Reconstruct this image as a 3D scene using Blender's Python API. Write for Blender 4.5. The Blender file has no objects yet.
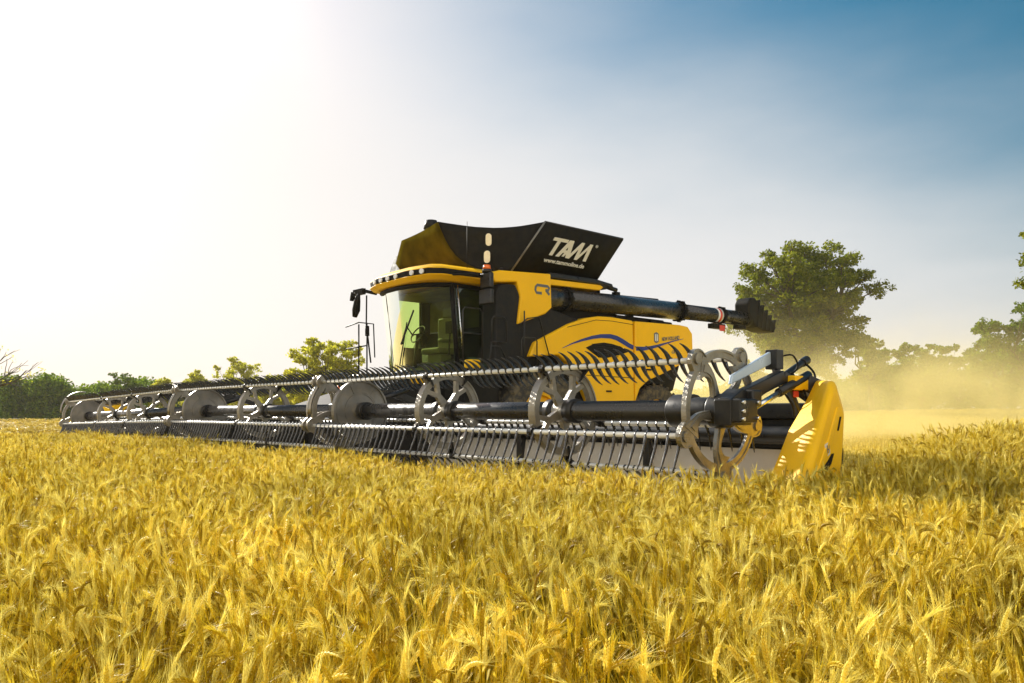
import bpy, bmesh, math, random
import numpy as np
from mathutils import Vector, Matrix, Euler, noise

random.seed(11)
rng = np.random.default_rng(5)
sc = bpy.context.scene
COL = sc.collection
R = math.radians
PI = math.pi

# ------------------------------------------------------------------ materials
MATS = {}


def newmat(name):
    m = bpy.data.materials.new(name)
    m.use_nodes = True
    nt = m.node_tree
    nt.nodes.clear()
    out = nt.nodes.new('ShaderNodeOutputMaterial')
    MATS[name] = m
    return m, nt, out


def N(nt, t, **kw):
    n = nt.nodes.new(t)
    for k, v in kw.items():
        if k.startswith('i_'):
            n.inputs[k[2:].replace('_', ' ')].default_value = v
        else:
            setattr(n, k, v)
    return n


def pbr(name, col, rough=0.5, metal=0.0, var=0.12, scale=3.0, bump=0.0, bscale=40.0, dust=0.0,
        coat=0.0, dustcol=(.42, .32, .14, 1), spec=0.5):
    """painted / plastic / metal surface: noise tint, patchy gloss, clinging field dust"""
    m, nt, out = newmat(name)
    L = nt.links.new
    b = N(nt, 'ShaderNodeBsdfPrincipled')
    b.inputs['Metallic'].default_value = metal
    b.inputs['Coat Weight'].default_value = coat
    b.inputs['Coat Roughness'].default_value = .12
    b.inputs['Specular IOR Level'].default_value = spec
    tc = N(nt, 'ShaderNodeTexCoord')
    n1 = N(nt, 'ShaderNodeTexNoise')
    n1.inputs['Scale'].default_value = scale
    n1.inputs['Detail'].default_value = 6
    L(tc.outputs['Object'], n1.inputs['Vector'])
    r1 = N(nt, 'ShaderNodeMapRange')
    r1.inputs['From Min'].default_value = .3
    r1.inputs['From Max'].default_value = .7
    r1.inputs['To Min'].default_value = 1 - var
    r1.inputs['To Max'].default_value = 1 + var
    L(n1.outputs['Fac'], r1.inputs['Value'])
    mul = N(nt, 'ShaderNodeVectorMath', operation='SCALE')
    mul.inputs[0].default_value = col[:3]
    L(r1.outputs['Result'], mul.inputs['Scale'])
    last = mul.outputs[0]
    n2 = N(nt, 'ShaderNodeTexNoise')
    n2.inputs['Scale'].default_value = 9.0
    n2.inputs['Detail'].default_value = 9
    n2.inputs['Roughness'].default_value = .7
    L(tc.outputs['Object'], n2.inputs['Vector'])
    if dust > 0:
        r2 = N(nt, 'ShaderNodeMapRange')
        r2.inputs['From Min'].default_value = .42
        r2.inputs['From Max'].default_value = .75
        r2.inputs['To Max'].default_value = dust
        L(n2.outputs['Fac'], r2.inputs['Value'])
        mx = N(nt, 'ShaderNodeMix', data_type='RGBA')
        L(r2.outputs['Result'], mx.inputs['Factor'])
        L(last, mx.inputs['A'])
        mx.inputs['B'].default_value = dustcol
        last = mx.outputs['Result']
    L(last, b.inputs['Base Color'])
    r3 = N(nt, 'ShaderNodeMapRange')
    r3.inputs['From Min'].default_value = .3
    r3.inputs['From Max'].default_value = .75
    r3.inputs['To Min'].default_value = max(.03, rough - .08)
    r3.inputs['To Max'].default_value = min(1, rough + .18)
    L(n2.outputs['Fac'], r3.inputs['Value'])
    L(r3.outputs['Result'], b.inputs['Roughness'])
    if bump > 0:
        n3 = N(nt, 'ShaderNodeTexNoise')
        n3.inputs['Scale'].default_value = bscale
        L(tc.outputs['Object'], n3.inputs['Vector'])
        bp = N(nt, 'ShaderNodeBump')
        bp.inputs['Strength'].default_value = bump
        bp.inputs['Distance'].default_value = .01
        L(n3.outputs['Fac'], bp.inputs['Height'])
        L(bp.outputs['Normal'], b.inputs['Normal'])
    L(b.outputs[0], out.inputs['Surface'])
    return m


YEL = pbr('yellow_paint', (.95, .53, .002), .38, var=.05, scale=1.2, dust=.06, coat=.08, spec=.22)
YPL = pbr('yellow_plastic', (.95, .54, .002), .45, var=.08, scale=3, dust=.10, bump=.15, bscale=60, spec=.2)
BLK = pbr('black_paint', (.010, .010, .011), .32, var=.2, dust=.05, spec=.45)
BLKM = pbr('black_matt', (.008, .008, .008), .55, var=.3, dust=.04, spec=.12)
DGR = pbr('dark_grey_panel', (.013, .013, .014), .5, var=.12, dust=.05, spec=.18)
CAST = pbr('cast_metal', (.34, .32, .28), .34, metal=.85, var=.25, scale=8, bump=.5, bscale=90, dust=.30,
           dustcol=(.34, .26, .12, 1))
GALV = pbr('galvanised_sheet', (.25, .24, .22), .40, metal=.8, var=.25, scale=5, dust=.25)
STEEL = pbr('polished_steel', (.72, .74, .76), .2, metal=1, var=.05)
BAR = pbr('pale_bar_metal', (.80, .80, .77), .35, metal=.25, var=.1, dust=.15)
TUBE = pbr('dark_tube_paint', (.016, .016, .018), .26, var=.12, dust=.035, coat=.3)
TINE = pbr('tine_plastic', (.014, .014, .015), .24, var=.2, dust=.04, spec=.8)
CLOTH = pbr('black_tarpaulin', (.008, .0075, .006), .6, var=.3, scale=2.5, bump=.8, bscale=9, dust=.03, spec=.12)
PALE = pbr('pale_deck', (.55, .50, .42), .6, var=.08, dust=.4, dustcol=(.5, .42, .25, 1))
RUB = pbr('tyre_rubber', (.025, .024, .022), .8, var=.3, dust=.5, bump=.4)
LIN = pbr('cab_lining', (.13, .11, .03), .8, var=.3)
SEAT = pbr('seat_cloth', (.14, .13, .08), .8)
WHT = pbr('white_print', (.82, .82, .80), .5, var=.03)
GRY = pbr('grey_print', (.12, .13, .14), .45, var=.05)
BLUE = pbr('blue_stripe', (.012, .035, .22), .35, var=.08)
RED = pbr('red_marking', (.62, .06, .03), .45)
SBLUE = pbr('pale_blue_sky_tint', (.52, .62, .72), .3, metal=.3, var=.08)  # pale blue; on the side plate it stands for reflected sky
LENS = pbr('lamp_lens', (.8, .8, .78), .15, var=.03, coat=.5)
ORG = pbr('orange_lens', (.85, .16, .01), .2, coat=.5)
WINP = pbr('clear_film', (.80, .72, .50), .25, var=.1)
BARK = pbr('bark', (.085, .068, .03), .9, var=.35, scale=6, bump=.9, bscale=12)
BARKD = pbr('grey_bark', (.06, .055, .04), .9, var=.3, scale=6)


def glass(name, tint, amt):
    m, nt, out = newmat(name)
    L = nt.links.new
    t = N(nt, 'ShaderNodeBsdfTransparent')
    t.inputs['Color'].default_value = (*tint, 1)
    g = N(nt, 'ShaderNodeBsdfGlossy')
    g.inputs['Roughness'].default_value = .02
    g.inputs['Color'].default_value = (.9, .95, .9, 1)
    f = N(nt, 'ShaderNodeFresnel')
    f.inputs['IOR'].default_value = amt
    d = N(nt, 'ShaderNodeBsdfDiffuse')
    d.inputs['Color'].default_value = (.35, .36, .16, 1)
    m1 = N(nt, 'ShaderNodeMixShader')
    tc = N(nt, 'ShaderNodeTexCoord')
    n = N(nt, 'ShaderNodeTexNoise')
    n.inputs['Scale'].default_value = 2.2
    n.inputs['Detail'].default_value = 5
    L(tc.outputs['Object'], n.inputs['Vector'])
    r = N(nt, 'ShaderNodeMapRange')
    r.inputs['From Min'].default_value = .4
    r.inputs['From Max'].default_value = .8
    r.inputs['To Min'].default_value = .01
    r.inputs['To Max'].default_value = .05
    L(n.outputs['Fac'], r.inputs['Value'])
    L(r.outputs['Result'], m1.inputs[0])
    L(t.outputs[0], m1.inputs[1])
    L(d.outputs[0], m1.inputs[2])
    m2 = N(nt, 'ShaderNodeMixShader')
    L(f.outputs[0], m2.inputs[0])
    L(m1.outputs[0], m2.inputs[1])
    L(g.outputs[0], m2.inputs[2])
    L(m2.outputs[0], out.inputs['Surface'])
    return m


GLS = glass('green_tinted_glass', (.74, .86, .46), 1.22)
GLD = glass('dark_tinted_glass', (.30, .40, .34), 1.9)


def tarp_through(name, col):
    m, nt, out = newmat(name)
    L = nt.links.new
    tc = N(nt, 'ShaderNodeTexCoord')
    n = N(nt, 'ShaderNodeTexNoise')
    n.inputs['Scale'].default_value = 3
    n.inputs['Detail'].default_value = 5
    L(tc.outputs['Object'], n.inputs['Vector'])
    cr = N(nt, 'ShaderNodeValToRGB')
    cr.color_ramp.elements[0].position = .3
    cr.color_ramp.elements[0].color = (col[0] * .5, col[1] * .5, col[2] * .5, 1)
    cr.color_ramp.elements[1].position = .75
    cr.color_ramp.elements[1].color = (*col, 1)
    L(n.outputs['Fac'], cr.inputs[0])
    d = N(nt, 'ShaderNodeBsdfDiffuse')
    t = N(nt, 'ShaderNodeBsdfTranslucent')
    L(cr.outputs[0], d.inputs['Color'])
    L(cr.outputs[0], t.inputs['Color'])
    mx = N(nt, 'ShaderNodeMixShader')
    mx.inputs[0].default_value = .35
    L(d.outputs[0], mx.inputs[1])
    L(t.outputs[0], mx.inputs[2])
    L(mx.outputs[0], out.inputs['Surface'])
    return m


BRN = tarp_through('brown_tarpaulin', (.15, .11, .008))


def plantmat(name, c1, c2, c3, transl=.35, rough=.6, island=True, objrnd=False, spec=.08, tone=False):
    m, nt, out = newmat(name)
    L = nt.links.new
    g = N(nt, 'ShaderNodeNewGeometry')
    cr = N(nt, 'ShaderNodeValToRGB')
    cr.color_ramp.elements[0].color = (*c1, 1)
    cr.color_ramp.elements[1].color = (*c3, 1)
    e = cr.color_ramp.elements.new(.5)
    e.color = (*c2, 1)
    if tone:        # each ear and stalk carries its own ripeness, spikelets differ a little
        at_ = N(nt, 'ShaderNodeAttribute', attribute_name='tone')
        ma = N(nt, 'ShaderNodeMath', operation='MULTIPLY_ADD')
        L(g.outputs['Random Per Island'], ma.inputs[0]); ma.inputs[1].default_value = .22
        L(at_.outputs['Fac'], ma.inputs[2])
        sb = N(nt, 'ShaderNodeMath', operation='SUBTRACT'); sb.inputs[1].default_value = .11
        L(ma.outputs[0], sb.inputs[0])
        L(sb.outputs[0], cr.inputs[0])
    else:
        L(g.outputs['Random Per Island'], cr.inputs[0])
    src = cr.outputs[0]
    if objrnd:
        # broad patches of riper / greener growth, laid out on the land
        n = N(nt, 'ShaderNodeTexNoise')
        n.inputs['Scale'].default_value = .9
        n.inputs['Detail'].default_value = 3
        L(g.outputs['Position'], n.inputs['Vector'])
        hs = N(nt, 'ShaderNodeHueSaturation')
        r = N(nt, 'ShaderNodeMapRange')
        r.inputs['From Min'].default_value = .3
        r.inputs['From Max'].default_value = .7
        r.inputs['To Min'].default_value = .82
        r.inputs['To Max'].default_value = 1.18
        L(n.outputs['Fac'], r.inputs['Value'])
        L(r.outputs['Result'], hs.inputs['Value'])
        L(src, hs.inputs['Color'])
        src = hs.outputs[0]
    p = N(nt, 'ShaderNodeBsdfPrincipled')
    p.inputs['Roughness'].default_value = rough
    p.inputs['Specular IOR Level'].default_value = spec
    t = N(nt, 'ShaderNodeBsdfTranslucent')
    L(src, p.inputs['Base Color'])
    L(src, t.inputs['Color'])
    mx = N(nt, 'ShaderNodeMixShader')
    mx.inputs[0].default_value = transl
    L(p.outputs[0], mx.inputs[1])
    L(t.outputs[0], mx.inputs[2])
    L(mx.outputs[0], out.inputs['Surface'])
    return m


EARM = plantmat('wheat_ear', (.33, .205, .008), (.70, .53, .024), (.95, .85, .24), .35, .5, objrnd=True, spec=.30, tone=True)
STEMM = plantmat('wheat_stem', (.40, .29, .006), (.66, .505, .012), (.84, .70, .06), .40, .5, objrnd=True, spec=.30, tone=True)
LEAFM = plantmat('dry_leaf', (.32, .21, .008), (.55, .41, .015), (.76, .61, .08), .45, .6, objrnd=True, spec=.30, tone=True)
STEMM2 = plantmat('stubble_straw', (.46, .33, .04), (.66, .50, .07), (.80, .67, .20), .3, .6)
OAKL = plantmat('oak_leaves', (.10, .13, .009), (.17, .20, .014), (.28, .28, .02), .55)
HEDL = plantmat('hedge_leaves', (.065, .12, .006), (.12, .19, .010), (.20, .26, .014), .5)
PALL = plantmat('glow_tinted_leaves', (.30, .32, .02), (.45, .44, .03), (.60, .55, .05), .65)  # yellow glow of the sun flare put into the leaf colour


def groundmat():
    m, nt, out = newmat('stubble_ground')
    L = nt.links.new
    g = N(nt, 'ShaderNodeNewGeometry')
    n = N(nt, 'ShaderNodeTexNoise')
    n.inputs['Scale'].default_value = 1.5
    n.inputs['Detail'].default_value = 10
    n.inputs['Roughness'].default_value = .7
    L(g.outputs['Position'], n.inputs['Vector'])
    # cut rows running the way the machine travels
    mp = N(nt, 'ShaderNodeMapping')
    mp.inputs['Rotation'].default_value = (0, 0, R(-4))
    L(g.outputs['Position'], mp.inputs['Vector'])
    w = N(nt, 'ShaderNodeTexWave', wave_type='BANDS', bands_direction='Y')
    w.inputs['Scale'].default_value = .045
    w.inputs['Distortion'].default_value = 1.5
    w.inputs['Detail'].default_value = 2
    L(mp.outputs[0], w.inputs['Vector'])
    cr = N(nt, 'ShaderNodeValToRGB')
    cr.color_ramp.elements[0].position = .25
    cr.color_ramp.elements[0].color = (.34, .24, .035, 1)
    cr.color_ramp.elements[1].position = .75
    cr.color_ramp.elements[1].color = (.66, .49, .07, 1)
    mx = N(nt, 'ShaderNodeMix', data_type='FLOAT')
    mx.inputs[0].default_value = .22
    L(n.outputs['Fac'], mx.inputs['A'])
    L(w.outputs['Fac'], mx.inputs['B'])
    L(mx.outputs[0], cr.inputs[0])
    b = N(nt, 'ShaderNodeBsdfPrincipled')
    b.inputs['Roughness'].default_value = .9
    L(cr.outputs[0], b.inputs['Base Color'])
    bp = N(nt, 'ShaderNodeBump')
    bp.inputs['Strength'].default_value = .8
    bp.inputs['Distance'].default_value = .1
    n2 = N(nt, 'ShaderNodeTexNoise')
    n2.inputs['Scale'].default_value = 12
    L(g.outputs['Position'], n2.inputs['Vector'])
    L(n2.outputs['Fac'], bp.inputs['Height'])
    L(bp.outputs[0], b.inputs['Normal'])
    L(b.outputs[0], out.inputs['Surface'])
    return m


GRD = groundmat()


# ------------------------------------------------------------------ object helpers
def tag(o, label=None, cat=None, group=None, kind=None):
    if label: o['label'] = label
    if cat: o['category'] = cat
    if group: o['group'] = group
    if kind: o['kind'] = kind
    return o


def empty(name, loc=(0, 0, 0), rz=0):
    o = bpy.data.objects.new(name, None)
    o.empty_display_size = .3
    COL.objects.link(o)
    o.location = loc
    o.rotation_euler = (0, 0, rz)
    return o


class MB:
    """gathers shapes into one mesh"""

    def __init__(self):
        self.v = []; self.f = []; self.s = []; self.mi = []
        self.mats = []

    def _m(self, mat):
        if mat is None: return 0
        if mat not in self.mats: self.mats.append(mat)
        return self.mats.index(mat)

    def add(self, vs, fs, smooth=False, mat=None):
        o = len(self.v)
        k = self._m(mat)
        self.v += [tuple(p) for p in vs]
        for f in fs:
            self.f.append([i + o for i in f]); self.s.append(smooth); self.mi.append(k)
        return self

    def box(self, x0, x1, y0, y1, z0, z1, mat=None):
        vs = [(x, y, z) for x in (x0, x1) for y in (y0, y1) for z in (z0, z1)]
        return self.add(vs, [(0, 1, 3, 2), (4, 6, 7, 5), (0, 4, 5, 1), (2, 3, 7, 6), (0, 2, 6, 4), (1, 5, 7, 3)], mat=mat)

    def tube(self, pts, r, n=10, mat=None, cap=True, smooth=True):
        """r: number or list; pts polyline"""
        pts = [Vector(p) for p in pts]
        if not isinstance(r, (list, tuple)): r = [r] * len(pts)
        vs = []; fs = []
        up = None
        for i, p in enumerate(pts):
            d = (pts[min(i + 1, len(pts) - 1)] - pts[max(i - 1, 0)]).normalized()
            if up is None:
                up = Vector((0, 0, 1)) if abs(d.z) < .9 else Vector((1, 0, 0))
            a = d.cross(up).normalized()
            b = a.cross(d).normalized()
            up = b
            for k in range(n):
                t = 2 * PI * k / n
                vs.append(p + (a * math.cos(t) + b * math.sin(t)) * r[i])
        for i in range(len(pts) - 1):
            for k in range(n):
                k2 = (k + 1) % n
                fs.append((i * n + k, (i + 1) * n + k, (i + 1) * n + k2, i * n + k2))
        self.add(vs, fs, smooth, mat)
        if cap:
            o = len(self.v) - len(vs)
            k = self._m(mat)
            self.f.append([o + q for q in range(n)]); self.s.append(False); self.mi.append(k)
            self.f.append([o + (len(pts) - 1) * n + q for q in reversed(range(n))]); self.s.append(False); self.mi.append(k)
        return self

    def beam(self, p, q, w, h, up=(0, 0, 1), mat=None):
        p = Vector(p); q = Vector(q)
        d = (q - p).normalized()
        up = Vector(up)
        a = d.cross(up)
        a = a.normalized() if a.length > 1e-4 else Vector((1, 0, 0))
        b = a.cross(d).normalized()
        vs = []
        for c in (p, q):
            for sx, sz in ((-1, -1), (1, -1), (1, 1), (-1, 1)):
                vs.append(c + a * sx * w / 2 + b * sz * h / 2)
        return self.add(vs, [(3, 2, 1, 0), (4, 5, 6, 7), (0, 1, 5, 4), (1, 2, 6, 5), (2, 3, 7, 6), (3, 0, 4, 7)], mat=mat)

    def prism(self, poly, x0, x1, plane='x', mat=None):
        """poly: list of 2D points; plane x -> (y,z) ; y -> (x,z) ; z -> (x,y)"""
        def P(a, b, c):
            return {'x': (c, a, b), 'y': (a, c, b), 'z': (a, b, c)}[plane]
        n = len(poly)
        vs = [P(a, b, x0) for a, b in poly] + [P(a, b, x1) for a, b in poly]
        fs = [list(range(n))[::-1], [n + i for i in range(n)]]
        for i in range(n):
            j = (i + 1) % n
            fs.append((i, j, n + j, n + i))
        return self.add(vs, fs, mat=mat)

    def ring(self, x0, x1, rin, rout, c=(0, 0), n=48, lobes=None, mat=None):
        """annulus in y-z plane between x0 and x1; rout may be a function of angle"""
        fo = rout if callable(rout) else (lambda a: rout)
        fi = rin if callable(rin) else (lambda a: rin)
        vs = []; fs = []
        for i in range(n):
            a = 2 * PI * i / n
            for (x, r) in ((x0, fi(a)), (x0, fo(a)), (x1, fo(a)), (x1, fi(a))):
                vs.append((x, c[0] + r * math.cos(a), c[1] + r * math.sin(a)))
        for i in range(n):
            j = (i + 1) % n
            for q in range(4):
                q2 = (q + 1) % 4
                fs.append((i * 4 + q, i * 4 + q2, j * 4 + q2, j * 4 + q))
        return self.add(vs, fs, mat=mat)

    def disc(self, x0, x1, r, c=(0, 0), n=40, mat=None):
        return self.prism([(c[0] + r * math.cos(2 * PI * i / n), c[1] + r * math.sin(2 * PI * i / n)) for i in range(n)], x0, x1, mat=mat)

    def mesh(self, name, mat=None):
        me = bpy.data.meshes.new(name)
        me.from_pydata(self.v, [], self.f)
        ms = self.mats if self.mats else [mat]
        for m in ms: me.materials.append(m)
        me.polygons.foreach_set('use_smooth', self.s)
        me.polygons.foreach_set('material_index', self.mi)
        bm = bmesh.new(); bm.from_mesh(me)
        bmesh.ops.recalc_face_normals(bm, faces=bm.faces)
        bm.to_mesh(me); bm.free()
        me.update()
        return me

    def build(self, name, mat=None, parent=None, bevel=0, seg=2, angle=30, solid=0):
        me = self.mesh(name, mat)
        o = bpy.data.objects.new(name, me)
        COL.objects.link(o)
        if parent: o.parent = parent
        if solid:
            s = o.modifiers.new('thick', 'SOLIDIFY'); s.thickness = solid
        if bevel:
            b = o.modifiers.new('bevel', 'BEVEL')
            b.width = bevel; b.segments = seg; b.limit_method = 'ANGLE'; b.angle_limit = R(angle)
            b.harden_normals = False
            for p in me.polygons: p.use_smooth = True
            w = o.modifiers.new('wn', 'WEIGHTED_NORMAL'); w.keep_sharp = False
        return o


def smooth(a, b, x):
    t = min(1, max(0, (x - a) / (b - a)))
    return t * t * (3 - 2 * t)


def text_mesh(txt, height, mat, parent, origin, ux, uz, name='lettering', depth=.004, bold=.0, xs=1.0, align='LEFT'):
    c = bpy.data.curves.new('t', 'FONT')
    c.body = txt; c.size = height; c.extrude = depth; c.offset = bold
    c.align_x = align; c.resolution_u = 3
    to = bpy.data.objects.new('t', c)
    COL.objects.link(to)
    dg = bpy.context.evaluated_depsgraph_get()
    me = bpy.data.meshes.new_from_object(to.evaluated_get(dg))
    bpy.data.objects.remove(to)
    me.name = name
    me.materials.clear(); me.materials.append(mat)
    ux = Vector(ux).normalized(); uz = Vector(uz).normalized(); n = ux.cross(uz)
    M = Matrix(((ux.x * xs, uz.x, n.x, origin[0]), (ux.y * xs, uz.y, n.y, origin[1]), (ux.z * xs, uz.z, n.z, origin[2]), (0, 0, 0, 1)))
    me.transform(M)
    o = bpy.data.objects.new(name, me)
    COL.objects.link(o); o.parent = parent
    return o


# ------------------------------------------------------------------ terrain
CAMH = 1.22
MO = Vector((-4.81, 12.79, 0))           # point of the ground under the middle of the reel
MU = Vector((.664, -.747, 0))            # along the header, towards the camera (machine's left)
MV = Vector((.747, .664, 0))             # rearwards


def to_local(x, y):
    dx = x - MO.x; dy = y - MO.y
    return dx * MU.x + dy * MU.y, dx * MV.x + dy * MV.y


def ground_z(x, y):
    # rise of the land to the right, beyond the end of the header
    h = .31 * smooth(1.7, 5.0, x - (y - 6) * .18) * smooth(3.0, 6.5, y)
    h += .10 * smooth(15, 40, y) * smooth(-.1, .6, x / max(y, 1))
    u = x / max(y, 1)
    far = .25 + 1.0 * smooth(-.05, .6, u)
    h = h + (far - .2) * smooth(22, 75, y)
    h += .05 * noise.noise(Vector((x * .12, y * .12, 0)))
    return h


def build_ground():
    ys = list(np.concatenate([np.linspace(-30, 40, 71), np.linspace(43, 120, 40), np.linspace(130, 430, 20)]))
    xs = list(np.concatenate([np.linspace(-430, -62, 24), np.linspace(-58, 58, 117), np.linspace(62, 430, 24)]))
    vs = [(x, y, ground_z(x, y)) for y in ys for x in xs]
    nx = len(xs)
    fs = [(j * nx + i, j * nx + i + 1, (j + 1) * nx + i + 1, (j + 1) * nx + i) for j in range(len(ys) - 1) for i in range(nx - 1)]
    m = MB(); m.add(vs, fs, True)
    o = m.build('ground', GRD)
    tag(o, 'pale golden stubble ground of the harvested field', 'ground', kind='structure')


build_ground()


# ------------------------------------------------------------------ wheat
def is_wheat(x, y):
    """standing crop: everything ahead of the knife and to the right of the machine's path"""
    lx, ly = to_local(x, y)
    if lx <= 9.75:
        if lx < -6.2: return ly < -1.9
        return ly < -.30
    # right hand edge of the cut strip, curving away to the right
    pts = [(2.55, 5.7), (3.2, 7.2), (4.7, 9.6), (9, 16), (20, 32), (40, 60)]
    if y < pts[0][1]:
        return ly < .9 or x > 2.55
    for (a, b) in zip(pts, pts[1:]):
        if a[1] <= y <= b[1]:
            return x > a[0] + (b[0] - a[0]) * (y - a[1]) / (b[1] - a[1])
    return False


def wheat_clump(seed, n=50, size=.32):
    rr = random.Random(seed)
    V = []; F = []; MI = []; TN = []

    def quad(p0, p1, w0, w1, side, mi):
        o = len(V)
        V.extend([p0 - side * w0, p0 + side * w0, p1 + side * w1, p1 - side * w1])
        F.append((o, o + 1, o + 2, o + 3)); MI.append(mi)

    leanx = rr.uniform(-.22, .22); leany = rr.uniform(-.22, .22)
    for s in range(n):
        bx = rr.uniform(-size / 2, size / 2); by = rr.uniform(-size / 2, size / 2)
        H = rr.gauss(.655, .042)
        H = min(.75, max(.50, H))
        nf0 = len(F); tone = rr.random() ** .8
        az = rr.uniform(0, 2 * PI)
        tilt = abs(rr.gauss(0, .10))
        dx = math.cos(az) * tilt + leanx; dy = math.sin(az) * tilt + leany
        # stem path
        pts = []
        for k in range(5):
            t = k / 4
            pts.append(Vector((bx + dx * H * t * t * .8, by + dy * H * t * t * .8, H * t * (1 - .05 * t))))
        r = .0016
        o = len(V)
        for k, p in enumerate(pts):
            for q in range(3):
                a = q * 2 * PI / 3
                V.append(p + Vector((math.cos(a) * r, math.sin(a) * r, 0)))
        for k in range(4):
            for q in range(3):
                q2 = (q + 1) % 3
                F.append((o + k * 3 + q, o + k * 3 + q2, o + k * 3 + 3 + q2, o + k * 3 + 3 + q)); MI.append(1)
        # ear: continues with a nod
        d = (pts[4] - pts[3]).normalized()
        hd = Vector((math.cos(az), math.sin(az), 0))
        nod = rr.choice([.1, .25, .5, .9, 1.3, 1.9]) * rr.uniform(.6, 1.2)
        L = rr.uniform(.048, .072)
        ns = 9
        p = pts[4].copy()
        path = [(p.copy(), d.copy())]
        for k in range(ns):
            d = (d + hd * nod / ns - Vector((0, 0, nod / ns * .6))).normalized()
            p = p + d * (L / ns)
            path.append((p.copy(), d.copy()))
        sidev = d.cross(Vector((rr.uniform(-1, 1), rr.uniform(-1, 1), .3))).normalized()
        for k in range(ns):
            c, dd = path[k]
            side = (sidev - dd * sidev.dot(dd)).normalized()
            nrm = dd.cross(side).normalized()
            wsc = (1.0 if 1 < k < ns - 2 else .75) * rr.uniform(.9, 1.1)
            for sg in (-1, 1):
                # a spikelet: pointed six-sided grain
                cen = c + side * sg * .0031 * wsc + dd * (.004 if sg > 0 else 0)
                gd = (dd + side * sg * .38).normalized()
                gs = gd.cross(nrm).normalized()
                hl = .0080 * wsc; hw = .0030 * wsc; hn = .0041 * wsc
                o = len(V)
                V.extend([cen - gd * hl * .8, cen + gs * hw, cen + nrm * hn, cen - gs * hw, cen - nrm * hn, cen + gd * hl])
                for a, b in ((1, 2), (2, 3), (3, 4), (4, 1)):
                    F.append((o, o + b, o + a)); MI.append(0)
                    F.append((o + 5, o + a, o + b)); MI.append(0)
                # awn
                al = rr.uniform(.025, .055)
                ad = (gd * 1.0 + dd * .8 + nrm * rr.uniform(-.35, .35)).normalized()
                tip = cen + gd * hl + ad * al
                V.extend([cen + gd * hl * .6 - nrm * .00055, cen + gd * hl * .6 + nrm * .00055, tip])
                F.append((o + 6, o + 7, o + 8)); MI.append(0)
        # flag leaf + lower leaf, dry and twisted
        for q in range(rr.choice([0, 1, 1, 2])):
            t0 = rr.uniform(.35, .88)
            k = t0 * 4
            i = min(3, int(k))
            st = pts[i].lerp(pts[i + 1], k - i)
            la = rr.uniform(0, 2 * PI)
            ld = Vector((math.cos(la), math.sin(la), 0))
            LL = rr.uniform(.10, .20)
            sd = Vector((-math.sin(la), math.cos(la), 0))
            el = rr.uniform(.5, 1.3); cur = st
            w = .0032
            for m in range(4):
                dirv = (ld * math.cos(el) + Vector((0, 0, math.sin(el))))
                nx = cur + dirv * (LL / 4)
                sd2 = (sd + Vector((0, 0, rr.uniform(-.8, .8)))).normalized()
                quad(cur, nx, w, w * (.9 if m < 2 else .35), sd2 if m else sd, 2)
                w = w * (.9 if m < 2 else .35)
                cur = nx
                el -= rr.uniform(.3, .9)
        TN += [tone] * (len(F) - nf0)
    me = bpy.data.meshes.new('wheat_clump')
    me.from_pydata([tuple(v) for v in V], [], F)
    for m in (EARM, STEMM, LEAFM): me.materials.append(m)
    me.polygons.foreach_set('material_index', MI)
    me.update()
    at_ = me.attributes.new('tone', 'FLOAT', 'FACE'); at_.data.foreach_set('value', np.array(TN, dtype=np.float32))
    return me


def scatter(name, meshes, pts, rots, scl, label, cat):
    src = bpy.data.collections.new(name + '_sources')
    for i, me in enumerate(meshes):
        o = bpy.data.objects.new('%s_source' % name, me)
        src.objects.link(o)
    me = bpy.data.meshes.new(name)
    me.vertices.add(len(pts))
    me.vertices.foreach_set('co', np.array(pts, dtype=np.float32).ravel())
    a = me.attributes.new('rot', 'FLOAT_VECTOR', 'POINT')
    a.data.foreach_set('vector', np.array(rots, dtype=np.float32).ravel())
    a = me.attributes.new('scl', 'FLOAT_VECTOR', 'POINT')
    a.data.foreach_set('vector', np.array(scl, dtype=np.float32).ravel())
    a = me.attributes.new('pick', 'INT', 'POINT')
    a.data.foreach_set('value', rng.integers(0, len(meshes), len(pts)).astype(np.int32))
    o = bpy.data.objects.new(name, me)
    COL.objects.link(o)
    ng = bpy.data.node_groups.new(name + '_nodes', 'GeometryNodeTree')
    ng.interface.new_socket('Geometry', in_out='INPUT', socket_type='NodeSocketGeometry')
    ng.interface.new_socket('Geometry', in_out='OUTPUT', socket_type='NodeSocketGeometry')
    gi = ng.nodes.new('NodeGroupInput'); go = ng.nodes.new('NodeGroupOutput')
    iop = ng.nodes.new('GeometryNodeInstanceOnPoints')
    ci = ng.nodes.new('GeometryNodeCollectionInfo')
    ci.inputs['Collection'].default_value = src
    ci.inputs['Separate Children'].default_value = True
    ci.inputs['Reset Children'].default_value = True
    def attr(nm, ty):
        n = ng.nodes.new('GeometryNodeInputNamedAttribute')
        n.data_type = ty
        n.inputs['Name'].default_value = nm
        return n.outputs['Attribute']
    iop.inputs['Pick Instance'].default_value = True
    L = ng.links.new
    L(gi.outputs[0], iop.inputs['Points'])
    L(ci.outputs[0], iop.inputs['Instance'])
    L(attr('pick', 'INT'), iop.inputs['Instance Index'])
    e2r = ng.nodes.new('FunctionNodeEulerToRotation')
    L(attr('rot', 'FLOAT_VECTOR'), e2r.inputs[0])
    L(e2r.outputs[0], iop.inputs['Rotation'])
    L(attr('scl', 'FLOAT_VECTOR'), iop.inputs['Scale'])
    L(iop.outputs[0], go.inputs[0])
    md = o.modifiers.new('scatter', 'NODES')
    md.node_group = ng
    tag(o, label, cat, kind='stuff')
    return o


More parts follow.
